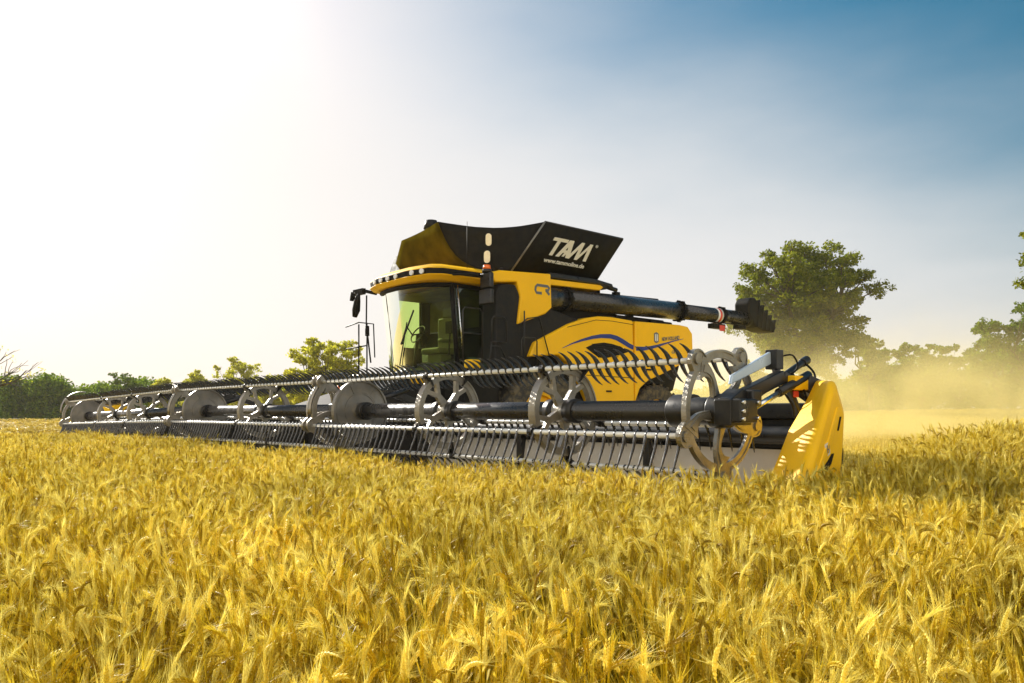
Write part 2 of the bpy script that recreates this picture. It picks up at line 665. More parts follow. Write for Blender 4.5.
def build_wheat():
    meshes = [wheat_clump(100 + i) for i in range(20)]
    pts = []; rots = []; scl = []
    y = .75
    while y < 62:
        step = .20 if y < 7 else (.26 if y < 14 else .26 + (y - 14) * .012)
        x = -y * .70 - .8
        xe = y * .70 + .8
        while x < xe:
            px = x + random.uniform(-.45, .45) * step
            py = y + random.uniform(-.45, .45) * step
            if is_wheat(px, py) and px * px + py * py > .6:
                n1 = noise.noise(Vector((px * .9, py * .9, 3)))
                n2 = noise.noise(Vector((px * .45, py * .45, 9)))
                n3 = noise.noise(Vector((px * 2.6, py * 2.6, 5)))
                hs = 1 + .09 * n1 + .07 * n2
                lean = .10 + .30 * abs(n2) + .25 * max(0, n1)
                # hollows where stalks have fallen over
                if n3 > .30:
                    lean += .35 + .9 * (n3 - .30); hs *= 1 - .16 * min(1, (n3 - .30) / .15)
                la = 3.5 + 4.0 * n2 + 2 * n1
                k = max(1.0, step / .27)
                pts.append((px, py, ground_z(px, py) - .01))
                rots.append((lean * math.sin(la), lean * math.cos(la), random.uniform(0, 2 * PI)))
                scl.append((k, k, hs * 1.08))
            x += step
        y += step
    print('wheat clumps', len(pts))
    scatter('wheat_field', meshes, pts, rots, scl, 'ripe golden wheat standing uncut in front of the harvester', 'wheat')


build_wheat()


def stubble_clump(seed):
    rr = random.Random(seed); V = []; F = []
    for row in (-.18, 0, .18):
        for k in range(16):
            x = rr.uniform(-.3, .3); y = row + rr.gauss(0, .02); h = rr.uniform(.07, .17)
            lx, ly = rr.gauss(0, .03), rr.gauss(0, .03); a = rr.random() * PI; o = len(V)
            w = .004
            V += [(x - w * math.cos(a), y - w * math.sin(a), -.02), (x + w * math.cos(a), y + w * math.sin(a), -.02), (x + lx + w * math.cos(a), y + ly + w * math.sin(a), h), (x + lx - w * math.cos(a), y + ly - w * math.sin(a), h)]
            F.append((o, o + 1, o + 2, o + 3))
    for k in range(22):      # loose straw and chaff
        x = rr.uniform(-.3, .3); y = rr.uniform(-.3, .3); a = rr.random() * PI * 2; L = rr.uniform(.05, .16); z = rr.uniform(.01, .07); o = len(V); w = .004
        dx, dy = math.cos(a) * L, math.sin(a) * L
        V += [(x, y, z), (x + w * math.sin(a), y - w * math.cos(a), z + .004), (x + dx + w * math.sin(a), y + dy - w * math.cos(a), z + rr.uniform(0, .05)), (x + dx, y + dy, z + .01)]
        F.append((o, o + 1, o + 2, o + 3))
    m = MB(); m.add(V, F)
    return m.mesh('stubble_clump', STEMM2)


def build_stubble():
    meshes = [stubble_clump(i) for i in range(6)]
    pts = []; rots = []; scl = []
    y = 7.0
    while y < 60:
        step = .55 if y < 20 else .55 + (y - 20) * .035
        x = -y * .72
        while x < y * .72:
            px = x + random.uniform(-.2, .2) * step; py = y + random.uniform(-.2, .2) * step
            if not is_wheat(px, py):
                lx, ly = to_local(px, py)
                if not (-8.6 < lx < 9.8 and ly < 1.4):
                    pts.append((px, py, ground_z(px, py)))
                    rots.append((0, 0, R(-48.4) + PI / 2 + random.uniform(-.05, .05))); k = step / .55
                    scl.append((k, k, random.uniform(.8, 1.2)))
            x += step
        y += step
    scatter('stubble', meshes, pts, rots, scl, 'short cut stubble and loose straw on the harvested strip', 'stubble')


# ------------------------------------------------------------------ trees
build_stubble()


def leafcloud(blobs, nleaf, size, rr, flat=.75):
    """leaf-sized quads through the outer volume of many uneven clumps"""
    vol = np.array([b[1] ** 2 for b in blobs]); vol = vol / vol.sum()
    cnt = rr.multinomial(nleaf, vol)
    V = []; 
    for (c, r), k in zip(blobs, cnt):
        d = rr.normal(size=(k, 3)); d /= np.linalg.norm(d, axis=1)[:, None]
        rad = r * (rr.random(k) ** .45) * (1 + .25 * rr.normal(size=k) * .5)
        p = np.array(c)[None, :] + d * rad[:, None] * np.array([1, 1, flat])[None, :]
        a = rr.normal(size=(k, 3)); a /= np.linalg.norm(a, axis=1)[:, None]
        b = np.cross(a, rr.normal(size=(k, 3))); b /= np.linalg.norm(b, axis=1)[:, None]
        s = size * rr.uniform(.5, 1.2, k)[:, None]
        V.append(np.stack([p - a * s * .5, p + b * s * .32, p + a * s * .5, p - b * s * .32], axis=1).reshape(-1, 3))
    V = np.concatenate(V)
    n = len(V) // 4
    me = bpy.data.meshes.new('crown')
    me.vertices.add(len(V)); me.vertices.foreach_set('co', V.astype(np.float32).ravel())
    me.loops.add(n * 4); me.loops.foreach_set('vertex_index', np.arange(n * 4, dtype=np.int32))
    me.polygons.add(n); me.polygons.foreach_set('loop_start', np.arange(0, n * 4, 4, dtype=np.int32))
    me.polygons.foreach_set('loop_total', np.full(n, 4, dtype=np.int32))
    me.update(calc_edges=True)
    return me


def branching(mb, p, d, r, L, depth, rr, ends, spread=.6, droop=0.0, up=.15, bare=False):
    n = 4
    pts = [p]; rs = [r]
    cur = p.copy(); dd = d.copy()
    for i in range(n):
        dd = (dd + Vector((rr.uniform(-1, 1), rr.uniform(-1, 1), rr.uniform(-1, 1))) * .22 + Vector((0, 0, up - droop)) * .25).normalized()
        cur = cur + dd * L / n
        pts.append(cur.copy()); rs.append(r * (1 - .45 * (i + 1) / n))
    mb.tube(pts, rs, 7 if depth > 1 else 5, cap=False)
    if depth == 0:
        ends.append(cur)
        return
    k = rr.choice([2, 3, 3]) if not bare else 3
    for j in range(k):
        t = rr.choice([2, 3, 4]) if j else 4
        a = Vector((rr.uniform(-1, 1), rr.uniform(-1, 1), rr.uniform(-.5, .8)))
        nd = (dd + a.normalized() * spread * rr.uniform(.7, 1.5)).normalized()
        branching(mb, pts[t], nd, rs[t] * .8, L * rr.uniform(.62, .85), depth - 1, rr, ends, spread, droop, up, bare)
    ends.append(pts[3])


def make_tree(name, loc, H, W, seed, leafmat, nleaf, leafsize, label, group=None, cat='tree', trunk_h=.22, trunk_r=.03,
              blobr=.16, nblob=40, bark=None, flat=.75, crown_low=.2, lean=0.0, top=.62):
    """trunk, limbs that reach every leaf clump, and a crown of leaf clumps set in an uneven envelope"""
    rr = random.Random(seed); nr = np.random.default_rng(seed)
    root = empty(name, loc)
    tag(root, label, cat, group)
    th = H * trunk_h; tr = H * trunk_r
    cz = H * (crown_low + 1) / 2; hz = H * (1 - crown_low) / 2
    off = Vector((rr.random() * 9, rr.random() * 9, seed))
    blobs = []
    tries = 0
    while len(blobs) < nblob and tries < 4000:
        tries += 1
        v = Vector((rr.gauss(0, 1), rr.gauss(0, 1), rr.gauss(0, 1))).normalized()
        rad = rr.random() ** .4
        env = 1 + .32 * noise.noise(v * 1.7 + off)
        wz = 1.0 if v.z < 0 else (1 - (1 - top) * .0)
        p = Vector((v.x * W / 2 * rad * env, v.y * W / 2 * rad * env, cz + v.z * hz * rad * min(1.05, env)))
        r = H * blobr * rr.uniform(.45, 1.05) * (1.15 - .45 * rad)
        # keep clumps apart so that sky shows between them
        if any((p - Vector(c)).length < (r + q) * .52 for c, q in blobs): continue
        k = 1 - r * .6 / (W / 2)
        p = Vector((p.x * k + lean * (p.z - th), p.y * k, max(p.z, r * flat * .8)))
        if p.z + r * flat > H: p.z = H - r * flat
        blobs.append((tuple(p), r))
    mb = MB()
    tp = Vector((lean * th * .3 + rr.uniform(-.02, .02) * H, rr.uniform(-.02, .02) * H, th))
    mb.tube([Vector((0, 0, -.3)), Vector((0, 0, th * .15)), tp * .55 + Vector((0, 0, th * .05)), tp], [tr * 1.7, tr * 1.15, tr, tr * .92], 12, cap=False)
    # main limbs
    mains = []
    nm = 6
    for i in range(nm):
        a = 2 * PI * (i + rr.uniform(-.3, .3)) / nm
        up = rr.uniform(.25, .9)
        e = Vector((math.cos(a) * W * .22, math.sin(a) * W * .22, th + (H - th) * .42 * (up + .3)))
        e.x += lean * (e.z - th)
        mid = tp.lerp(e, .5) + Vector((rr.uniform(-.06, .06) * W, rr.uniform(-.06, .06) * W, rr.uniform(-.02, .05) * H))
        mb.tube([tp - Vector((0, 0, tr)), tp.lerp(mid, .5) + Vector((0, 0, -.01 * H)), mid, e], [tr * .62, tr * .52, tr * .40, tr * .28], 8, cap=False)
        mains += [mid, e]
    for c, r in blobs:
        c = Vector(c)
        s0 = min(mains + [tp], key=lambda q: (q - c).length + (2 if q.z > c.z + .5 else 0))
        mid = s0.lerp(c, .5) + Vector((rr.uniform(-.3, .3), rr.uniform(-.3, .3), rr.uniform(-.1, .4))) * (r * .8)
        mb.tube([s0, mid, c], [tr * .26, tr * .15, tr * .05], 6, cap=False)
        for q in range(4):
            e = c + Vector((rr.uniform(-1, 1), rr.uniform(-1, 1), rr.uniform(-.5, .9))) * r * .85
            mb.tube([c.lerp(mid, .3), c.lerp(e, .5) + Vector((0, 0, .05)), e], [tr * .07, tr * .045, tr * .015], 4, cap=False)
    mb.build('trunk', bark or BARK, root)
    # ragged sprays: small blobs around each clump
    fine = []
    for c, r in blobs:
        fine.append((c, r * .72))
        for q in range(9):
            v = Vector((rr.gauss(0, 1), rr.gauss(0, 1), rr.gauss(0, .8))).normalized()
            p = Vector(c) + Vector((v.x, v.y, v.z * flat)) * r * rr.uniform(.6, 1.05)
            fine.append((tuple(p), r * rr.uniform(.22, .42)))
    me = leafcloud(fine, nleaf, leafsize, nr, flat)
    me.materials.append(leafmat)
    c = bpy.data.objects.new('crown', me); COL.objects.link(c); c.parent = root
    return root


def at(px, Y):
    return (px - 512) / 790 * Y


def gz(x, y): return ground_z(x, y)


def place(px, Y):
    x = at(px, Y)
    return (x, Y, gz(x, Y))


make_tree('oak_tree', place(804, 58), 12.6, 10.4, 44, OAKL, 70000, .22, 'large spreading oak with broad rounded crown rising out of the dust behind the yellow divider',
          trunk_h=.26, trunk_r=.036, blobr=.13, nblob=140, crown_low=.25, flat=.7)
make_tree('leaning_tree', place(872, 62), 6.4, 3.6, 57, OAKL, 6000, .24, 'slim dark tree leaning beside the big oak, left end of the right-hand tree belt',
          trunk_h=.3, trunk_r=.03, blobr=.16, nblob=16, lean=-.25)
G1 = 'trees of the hazy belt on the right'
for (px, Y, H, W, sd, lab) in [
    (893, 66, 5.2, 5.6, 3, 'low bushy tree in the dust haze just right of the leaning tree'),
    (922, 64, 5.6, 4.8, 4, 'rounded olive tree in the haze, second gap right of the oak'),
    (958, 66, 5.4, 5.0, 5, 'rounded olive tree in the haze left of the tall edge trees'),
    (1000, 62, 7.4, 5.4, 6, 'dense tree stepping up towards the right picture edge'),
    (1036, 60, 8.6, 7.0, 7, 'tallest dense dark tree cut off by the right picture edge')]:
    make_tree('field_tree', place(px, Y), H, W, sd, HEDL, 12000, .25, lab, group=G1, trunk_h=.12, trunk_r=.02, blobr=.17, nblob=36, crown_low=.0)
make_tree('shrub', place(765, 60), 5.2, 6.4, 31, OAKL, 9000, .22, 'low shrub at the foot of the big oak, left of its trunk', cat='shrub', trunk_h=.12, trunk_r=.02, blobr=.17, nblob=30, crown_low=0)

# left side, towards the light
make_tree('pale_tree', place(326, 66), 7.7, 7.4, 8, PALL, 22000, .25, 'pale sunlit tree glowing yellow left of the cab', trunk_h=.2, trunk_r=.028, blobr=.15, nblob=75, crown_low=.05)
for (px, Y, H, W, sd, lab) in [
    (125, 92, 5.9, 5.0, 12, 'small crown standing up above the left end of the reel'),
    (163, 90, 5.4, 3.0, 13, 'slender small crown just right of the one above the reel end'),
    (196, 92, 6.0, 4.4, 14, 'rounded crown on the skyline above the middle reel arm'),
    (238, 84, 7.0, 5.6, 15, 'sunlit rounded tree on the skyline left of the glowing pale tree'),
    (280, 86, 5.2, 6.6, 16, 'low pale tree filling the gap before the glowing tree')]:
    make_tree('skyline_tree', place(px, Y), H, W, sd, PALL if px > 150 else HEDL, 11000, .24, lab, group='trees on the left skyline', trunk_h=.2, trunk_r=.02, blobr=.17, nblob=42, crown_low=.05)


def hedgerow():
    nr = np.random.default_rng(77)
    blobs = []
    for k in range(230):
        px = -60 + 430 * nr.random() ** 1.15
        Y = 95 + 12 * nr.random()
        x = at(px, Y)
        top = 4.9 + .7 * math.sin(px * .05) + .5 * math.sin(px * .13 + 1) - 1.2 * smooth(120, 200, px)
        r = nr.uniform(.7, 1.3)
        for z in np.arange(.5, top - r * .7, 1.0):
            blobs.append(((x + nr.normal() * .5, Y + nr.normal() * .8, ground_z(x, Y) + z), r * 1.15))
        blobs.append(((x, Y, ground_z(x, Y) + top - r * .75), r))
    me = leafcloud(blobs, 90000, .42, nr, .85)
    me.name = 'hedgerow'
    me.materials.append(HEDL)
    o = bpy.data.objects.new('hedgerow', me); COL.objects.link(o)
    tag(o, 'dark green hedgerow closing the far left edge of the field', 'hedgerow', kind='stuff')
    nr = np.random.default_rng(78)
    blobs = []
    for k in range(170):
        px = 620 + 520 * nr.random()
        Y = 70 + 10 * nr.random()
        x = at(px, Y)
        top = (4.3 if px > 850 else 2.6) + .5 * math.sin(px * .07)
        r = nr.uniform(.8, 1.3)
        for z in (.6, 1.6, top - r * .8):
            blobs.append(((x + nr.normal() * .5, Y + nr.normal() * .8, ground_z(x, Y) + z), r * 1.1))
    me = leafcloud(blobs, 70000, .32, nr, .85)
    me.name = 'undergrowth'
    me.materials.append(HEDL)
    o = bpy.data.objects.new('undergrowth', me); COL.objects.link(o)
    tag(o, 'low hazy undergrowth running beneath the right-hand tree belt', 'undergrowth', kind='stuff')


hedgerow()


def bare_tree():
    rr = random.Random(21)
    x, y, z = place(-58, 40)
    root = empty('bare_tree', (x, y, z))
    tag(root, 'nearly bare tree reaching thin branches in from the left picture edge', 'tree')
    mb = MB(); ends = []
    mb.tube([Vector((0, 0, -.3)), Vector((.05, 0, 1.0)), Vector((0, .1, 2.0))], [.22, .17, .15], 10, cap=False)
    for (a, el, L) in [(0, .45, 2.0), (.3, .22, 1.9), (-.3, .8, 1.9), (2.5, .5, 1.6), (3.5, .9, 1.5), (1.2, 1.2, 1.8), (.05, .30, 2.1)]:
        d = Vector((math.cos(a) * math.cos(el), math.sin(a) * math.cos(el), math.sin(el)))
        branching(mb, Vector((0, .1, 1.9)), d, .13, L * .85, 3, rr, ends, spread=.5, up=.12, bare=True)
    mb.build('trunk', BARKD, root)
    me = leafcloud([((e.x, e.y, e.z), .25) for e in ends[::3]], 700, .10, np.random.default_rng(3))
    me.materials.append(PALL)
    c = bpy.data.objects.new('crown', me); COL.objects.link(c); c.parent = root


bare_tree()

# tree standing right of the frame whose lowest twigs reach into it
make_tree('roadside_tree', place(1118, 17), 6.5, 4.3, 91, OAKL, 40000, .10, 'near tree whose leafy twigs hang into the right picture edge', trunk_h=.26, trunk_r=.02, blobr=.085, nblob=80, crown_low=.36)


# ------------------------------------------------------------------ COMBINE HARVESTER (machine space: x = its left, y = rearwards)
H = 1.22
CH = empty('combine_harvester', MO, math.atan2(MU.y, MU.x))
tag(CH, 'yellow and black combine harvester with a very wide reel cutting into ripe wheat', 'combine harvester')

# ---- header frame
hb = MB()
for (a, b) in ((-8.60, -.95), (.95, 9.72)):
    hb.box(a, b, 1.10, 1.24, 1.155, 1.285)
    hb.tube([(a + .01, 1.05, 1.02), (b - .01, 1.05, 1.02)], .075, 14)
    hb.box(a, b, 1.20, 1.23, .90, 1.157)
hb.box(-8.61, 9.73, 1.245, 1.42, .55, .92)
for x in (-7.9, -6.2, -4.4, -2.6, 2.6, 4.4, 6.2, 8.0):
    hb.box(x - .04, x + .04, 1.02, 1.235, .50, 1.15)
hb.box(-8.61, 9.73, 1.0, 1.23, .36, .44)
for sx in (-8.59, 9.70):
    hb.prism([(-.2, .15), (1.42, .15), (1.42, 1.25), (1.05, 1.28), (.7, .8), (-.15, .35)], sx - .02, sx + .02)
header = hb.build('header', BLK, CH, bevel=.012)
d = MB()
for (a, b) in ((-8.54, -.93), (.93, 9.66)):
    d.add([(a, 1.018, .45), (b, 1.018, .45), (b, -.15, .22), (a, -.15, .22)], [(0, 1, 2, 3)])
d.add([(4.4, 1.10, .90), (9.66, 1.10, .90), (9.66, 1.02, .45), (4.4, 1.02, .45)], [(0, 1, 2, 3)])
d.build('draper_belt', PALE, header, solid=.012)
k = MB()
k.box(-8.56, 9.7, -.30, -.13, .12, .17)
x = -8.5
while x < 9.65:
    k.prism([(x - .02, -.30), (x + .02, -.30), (x, -.42)], .13, .15, 'z'); x += .10
k.build('cutter_bar', STEEL, header)
# skid beam painted pale blue plate near the end
p = MB(); p.box(9.36, 9.46, .50, .56, 1.05, 1.15)
p.build('hydraulic_block', SBLUE, header, bevel=.01)

# ---- crop divider at the near end (moulded, faceted)
def divider(sign, sh=0.0):
    # matched outlines in (y, z): inboard edge, outboard edge, slightly domed outer face
    i_ = [(.10, .45), (.36, .75), (.52, .95), (.62, 1.08), (.86, 1.28), (1.04, 1.46), (1.18, 1.46), (1.28, 1.25), (1.25, .9), (1.1, .45)]
    o_ = [(.02, .45), (.25, .76), (.36, .93), (.44, 1.06), (.56, 1.26), (.66, 1.43), (.76, 1.44), (.89, 1.24), (.86, .94), (.75, .45)]
    cx, cy = .5, .95
    inner = [(sign * 9.75 + sh, a - .13, b) for a, b in i_]
    mid = [(sign * 10.04 + sh, a - .13, b) for a, b in o_]
    out = [(sign * 10.09 + sh, cx - .13 + (a - cx) * .78, cy + (b - cy) * .84) for a, b in o_]
    n = len(i_)
    vs = inner + mid + out
    fs = [list(range(n))[::-1]]
    for r_ in range(2):
        for i in range(n):
            j = (i + 1) % n
            fs.append((r_ * n + i, r_ * n + j, (r_ + 1) * n + j, (r_ + 1) * n + i))
    fs.append([2 * n + i for i in range(n)])
    m = MB(); m.add(vs, fs)
    dv = m.build('crop_divider', YPL, header, bevel=.05, seg=5, angle=8)
    # raised rib, slots and badge on the domed outer face
    X = lambda v: sign * v + sh
    m = MB()
    m.prism([(.16, .66), (.24, .67), (.50, 1.02), (.60, 1.24), (.55, 1.25), (.43, 1.04)], X(10.07), X(10.10))
    m.build('moulded_rib', YPL, dv, bevel=.012, seg=2, angle=20)
    m = MB()
    m.prism([(.28, .76), (.38, .78), (.47, .85), (.51, .92), (.48, .92), (.42, .87), (.36, .83), (.29, .80)], X(10.075), X(10.0945))
    m.build('slot', BLKM, dv)
    m = MB()
    m.prism([(.56, 1.08), (.58, 1.08), (.62, 1.18), (.60, 1.18)], X(10.07), X(10.095))
    m.build('slot', BLKM, dv)
    m = MB()
    m.prism([(.38, .92), (.41, .905), (.44, .92), (.44, .985), (.41, 1.0), (.38, .985)], X(10.07), X(10.099))
    bd = m.build('badge', BAR, dv)
    m = MB()
    m.box(X(10.098), X(10.101), .393, .402, .925, .98); m.box(X(10.098), X(10.101), .418, .427, .925, .98)
    m.box(X(10.098), X(10.101), .402, .418, .948, .957)
    m.build('badge_print', GRY, bd)
    return dv


divider(1)
divider(-1, 1.12)

# ---- reels
RB = .46
BATS = [50, 122, 194, 266, 338]           # degrees, 0 = forward, 90 = up
BY = lambda a, r=RB: -math.cos(R(a)) * r
BZ = lambda a, r=RB: math.sin(R(a)) * r


def scallop(r0, grow=0.0, c=.425, rad=.082):
    # rim circle with a round boss at every bar
    def f(t):
        v = r0
        for a in BATS:
            dd = (t - math.atan2(BZ(a), BY(a)) + PI) % (2 * PI) - PI
            q = rad * rad - (c * math.sin(dd)) ** 2
            if q > 0 and abs(dd) < 1: v = max(v, c * math.cos(dd) + math.sqrt(q))
        return v + grow
    return f


def lobed(r0, amp, w=16):
    def f(t):
        v = 0
        for a in BATS:
            aa = math.atan2(BZ(a), BY(a))
            dd = abs((t - aa + PI) % (2 * PI) - PI)
            v = max(v, math.exp(-(dd / R(w)) ** 2))
        return r0 + amp * v
    return f


def end_ring_mesh():
    """cast cam ring: scalloped rim, five spokes each opening into a curved fork"""
    m = MB()
    m.ring(-.012, .012, .360, scallop(.415), n=150)
    m.ring(-.020, .020, scallop(.415, -.014), scallop(.415, .002), n=150)
    for a in BATS:
        # one swept spoke, flaring into the rim
        a1 = R(a); P = []
        for t in np.linspace(0, 1, 9):
            r_ = .07 + (.375 - .07) * t
            off = R(14) * math.sin(PI * t)
            P.append((-math.cos(a1 + off) * r_, math.sin(a1 + off) * r_))
        w = [.050, .042, .034, .029, .027, .029, .036, .052, .085]
        L_, R_ = [], []
        for i, (yy, zz) in enumerate(P):
            q0 = P[max(0, i - 1)]; q1 = P[min(8, i + 1)]
            dx, dz = q1[0] - q0[0], q1[1] - q0[1]
            l = math.hypot(dx, dz)
            L_.append((yy - dz / l * w[i], zz + dx / l * w[i])); R_.append((yy + dz / l * w[i], zz - dx / l * w[i]))
        m.prism(L_ + R_[::-1], -.016, .016)
        m.prism([(yy * .5 + P[min(8, k + 1)][0] * .5, zz * .5 + P[min(8, k + 1)][1] * .5) for k, (yy, zz) in enumerate(L_[:-1])] + [(yy * .5 + P[min(8, k + 1)][0] * .5, zz * .5 + P[min(8, k + 1)][1] * .5) for k, (yy, zz) in enumerate(R_[:-1])][::-1], .014, .024)
    m.disc(-.05, .05, .095)
    for a in BATS:
        m.disc(-.030, .030, .036, (BY(a, .445), BZ(a, .445)), 16)
    return m.mesh('end_ring', CAST)


def wheel_mesh(R0=.385):
    m = MB()
    m.ring(-.03, .03, .325, R0, n=60)
    m.ring(-.04, .04, R0 - .012, R0 + .004, n=60)
    for i, a in enumerate(BATS):
        a1 = R(a)
        c, s_ = -math.cos(a1), math.sin(a1)
        px, pz = -s_, c * -1
        # spoke opening into a Y near the rim
        def pt(r_, o_): return (c * r_ + (-s_) * o_ * -1, s_ * r_ + c * o_ * -1 * -1)
        tx, tz = s_, -c          # tangent
        def q(r_, o_): return (c * r_ + tx * o_, s_ * r_ + tz * o_)
        m.prism([q(.06, -.045), q(.20, -.028), q(.335, -.105), q(.335, -.062), q(.235, .0), q(.335, .062), q(.335, .105), q(.20, .028), q(.06, .045)], -.022, .022)
        m.prism([q(.33, -.05), q(.44, -.028), q(.44, .028), q(.33, .05)], -.012, .012)
    m.disc(-.06, .06, .10)
    return m.mesh('reel_wheel', CAST)


def disc_mesh(R0=.36):
    m = MB()
    m.disc(-.008, .008, R0, n=48)
    m.ring(-.03, .03, R0 - .012, R0 + .01, n=48)
    m.ring(.009, .016, .20, .215, n=40)
    # pressed sectors
    for i in range(6):
        a0 = 2 * PI * i / 6 + .08; a1 = 2 * PI * (i + 1) / 6 - .08
        pl = [(.22 * math.cos(t), .22 * math.sin(t)) for t in np.linspace(a0, a1, 5)] + [(.325 * math.cos(t), .325 * math.sin(t)) for t in np.linspace(a1, a0, 6)]
        m.prism(pl, .006, .016 if i % 2 else .012)
    m.disc(-.04, .06, .10)
    for i in range(24):
        t = 2 * PI * i / 24
        m.disc(.007, .020, .006, (.338 * math.cos(t), .338 * math.sin(t)), 6)
    me = m.mesh('reel_disc', GALV)
    h = MB()
    me.materials.append(BLKM)
    return me


def tine_mesh(P=None, W=None):
    """one curved finger; hangs along -z from the bar with its tip trailing to +y"""
    m = MB()
    P = P or [(0, .035), (-.004, .0), (.0, -.05), (.012, -.11), (.014, -.17), (.018, -.225), (.018, -.265)]
    W = W or [.012, .016, .013, .010, .008, .006, .003]
    T = [.008, .010, .0065, .0055, .005, .004, .002]
    vs = []; fs = []
    for (y_, z_), w, t in zip(P, W, T):
        vs += [(-t, y_ - w, z_), (t, y_ - w, z_), (t, y_ + w, z_), (-t, y_ + w, z_)]
    for i in range(len(P) - 1):
        for q in range(4):
            q2 = (q + 1) % 4
            fs.append((i * 4 + q, i * 4 + q2, i * 4 + 4 + q2, i * 4 + 4 + q))
    fs.append((3, 2, 1, 0)); fs.append(tuple(4 * (len(P) - 1) + q for q in range(4)))
    m.add(vs, fs, True)
    # clip round the bar
    m.tube([(-.009, 0, 0), (.009, 0, 0)], .0235, 10)
    return m


TM = tine_mesh()
tine_me = TM.mesh('tine', TINE)
TM2 = tine_mesh([(0, .035), (-.005, .0), (.002, -.05), (.016, -.098), (.038, -.142), (.064, -.180), (.092, -.210)], [.014, .021, .019, .015, .011, .008, .003])
tine_me2 = TM2.mesh('tine', TINE)
ER = end_ring_mesh(); WM = wheel_mesh(); DM = disc_mesh()
# angle by which the finger is turned on each bar (cam control): 0 = straight down
TROT = {50: R(204), 122: R(24), 194: R(10), 266: R(40), 338: R(-27)}
TSC = {50: .78, 122: 1.0, 194: .8, 266: .7, 338: 1.0}


def reel(x0, x1, wheels, discs, rings, solo=()):
    r = MB()
    r.tube([(x0, 0, 0), (x1, 0, 0)], .083, 28)
    ro = r.build('reel', TUBE, CH)
    ro.location = (0, 0, H)

    def sub(me, name, x, rot=0, y=0, z=0, sc_=1):
        o = bpy.data.objects.new(name, me); COL.objects.link(o); o.parent = ro
        o.location = (x, y, z); o.rotation_euler = (rot, 0, 0); o.scale = (1, 1.06, 1.06) if me is ER else (1, 1, sc_)
        return o
    for w in wheels: sub(WM, 'reel_wheel', w)
    for w in discs: sub(DM, 'reel_disc', w)
    for w in rings: sub(ER, 'end_ring', w)
    for w in list(wheels) + list(discs):
        for sg in (-1, 1):
            hb_ = MB()
            hb_.tube([(sg * .065, 0, 0), (sg * .17, 0, 0)], .105, 20)
            for a in range(6):
                t = a * PI / 3
                hb_.tube([(sg * .16, .08 * math.cos(t), .08 * math.sin(t)), (sg * .185, .08 * math.cos(t), .08 * math.sin(t))], .012, 6)
            hb_.build('hub_clamp', BLK, ro).location = (w, 0, 0)
    V = []; F = []
    for a in BATS:
        yb, zb = BY(a), BZ(a)
        b = MB()
        b.tube([(x0 + .02, yb, zb), (x1 - .02, yb, zb)], .021, 12)
        b.build('tine_bar', BAR, ro)
        if len(wheels):
            for w in wheels:
                c = MB()
                c.prism([(BY(a, .30), BZ(a, .30)), (yb + .03, zb + .025), (yb - .03, zb + .03), (yb - .035, zb - .03), (yb + .02, zb - .035)], w + .02, w + .045)
                c.disc(w + .02, w + .07, .036, (yb, zb), 14)
                c.build('bar_bracket', BLK, ro)
        n = int((x1 - x0 - .02) / .098)
        for i in range(n):
            x = x1 - .03 - i * .098
            if any(abs(x - w) < .05 for w in wheels): continue
            jit = TROT[a] + random.uniform(-.04, .04)
            if (a == 338 and i < solo[0]) or (a == 50 and i < solo[1]) if solo else False:
                o = sub(tine_me2 if a in (50, 122) else tine_me, 'tine', x, jit, yb, zb, TSC[a])
            else:
                ca, sa = math.cos(jit), math.sin(jit)
                o_ = len(V)
                for (vx, vy, vz) in (TM2 if a in (50, 122) else TM).v:
                    vz *= TSC[a]
                    V.append((x + vx, yb + vy * ca - vz * sa, zb + vy * sa + vz * ca))
                F += [[q + o_ for q in f] for f in TM.f]
    m = MB(); m.add(V, F, True)
    t = m.build('tines', TINE, ro)
    t['kind'] = 'stuff'
    return ro


r1 = reel(4.11, 9.50, (7.92, 6.25), (4.52,), (9.50,), solo=(52, 46))
r2 = reel(-.82, 4.05, (1.86,), (-.42,), (4.03,))
r3 = reel(-8.30, -.88, (-3.37, -5.45), (-7.8,), (-8.28, -.90))
# the outer wing flexes down a little with the land
r3.rotation_euler = (0, R(-1.0), 0)
r3.location = (0, 0, H - .0)
r3.location.z = H + .016


def end_assembly():
    for (rx, dx) in ((r1, 4.15), (r2, -.78)):
        o = bpy.data.objects.new('end_ring', ER); COL.objects.link(o); o.parent = rx
        o.location = (dx, 0, 0); o.scale = (1, 1.06, 1.06)


end_assembly()

# curved cover strips between reel sections
for xx in (4.10, -.84, -8.36):
    m = MB(); n = 14; w = .045
    vs = []; fs = []
    for i in range(n):
        a = R(-5 + 105 * i / (n - 1))
        yy, zz = -math.cos(a), math.sin(a)
        r0 = .455
        vs += [(xx - w, yy * r0, H + zz * r0), (xx, yy * (r0 + .018), H + zz * (r0 + .018)), (xx + w, yy * r0, H + zz * r0)]
    for i in range(n - 1):
        for q in (0, 1):
            fs.append((i * 3 + q, i * 3 + q + 1, i * 3 + 4 + q, i * 3 + 3 + q))
    m.add(vs, fs, True)
    m.build('end_fairing', CAST, header, solid=.010)

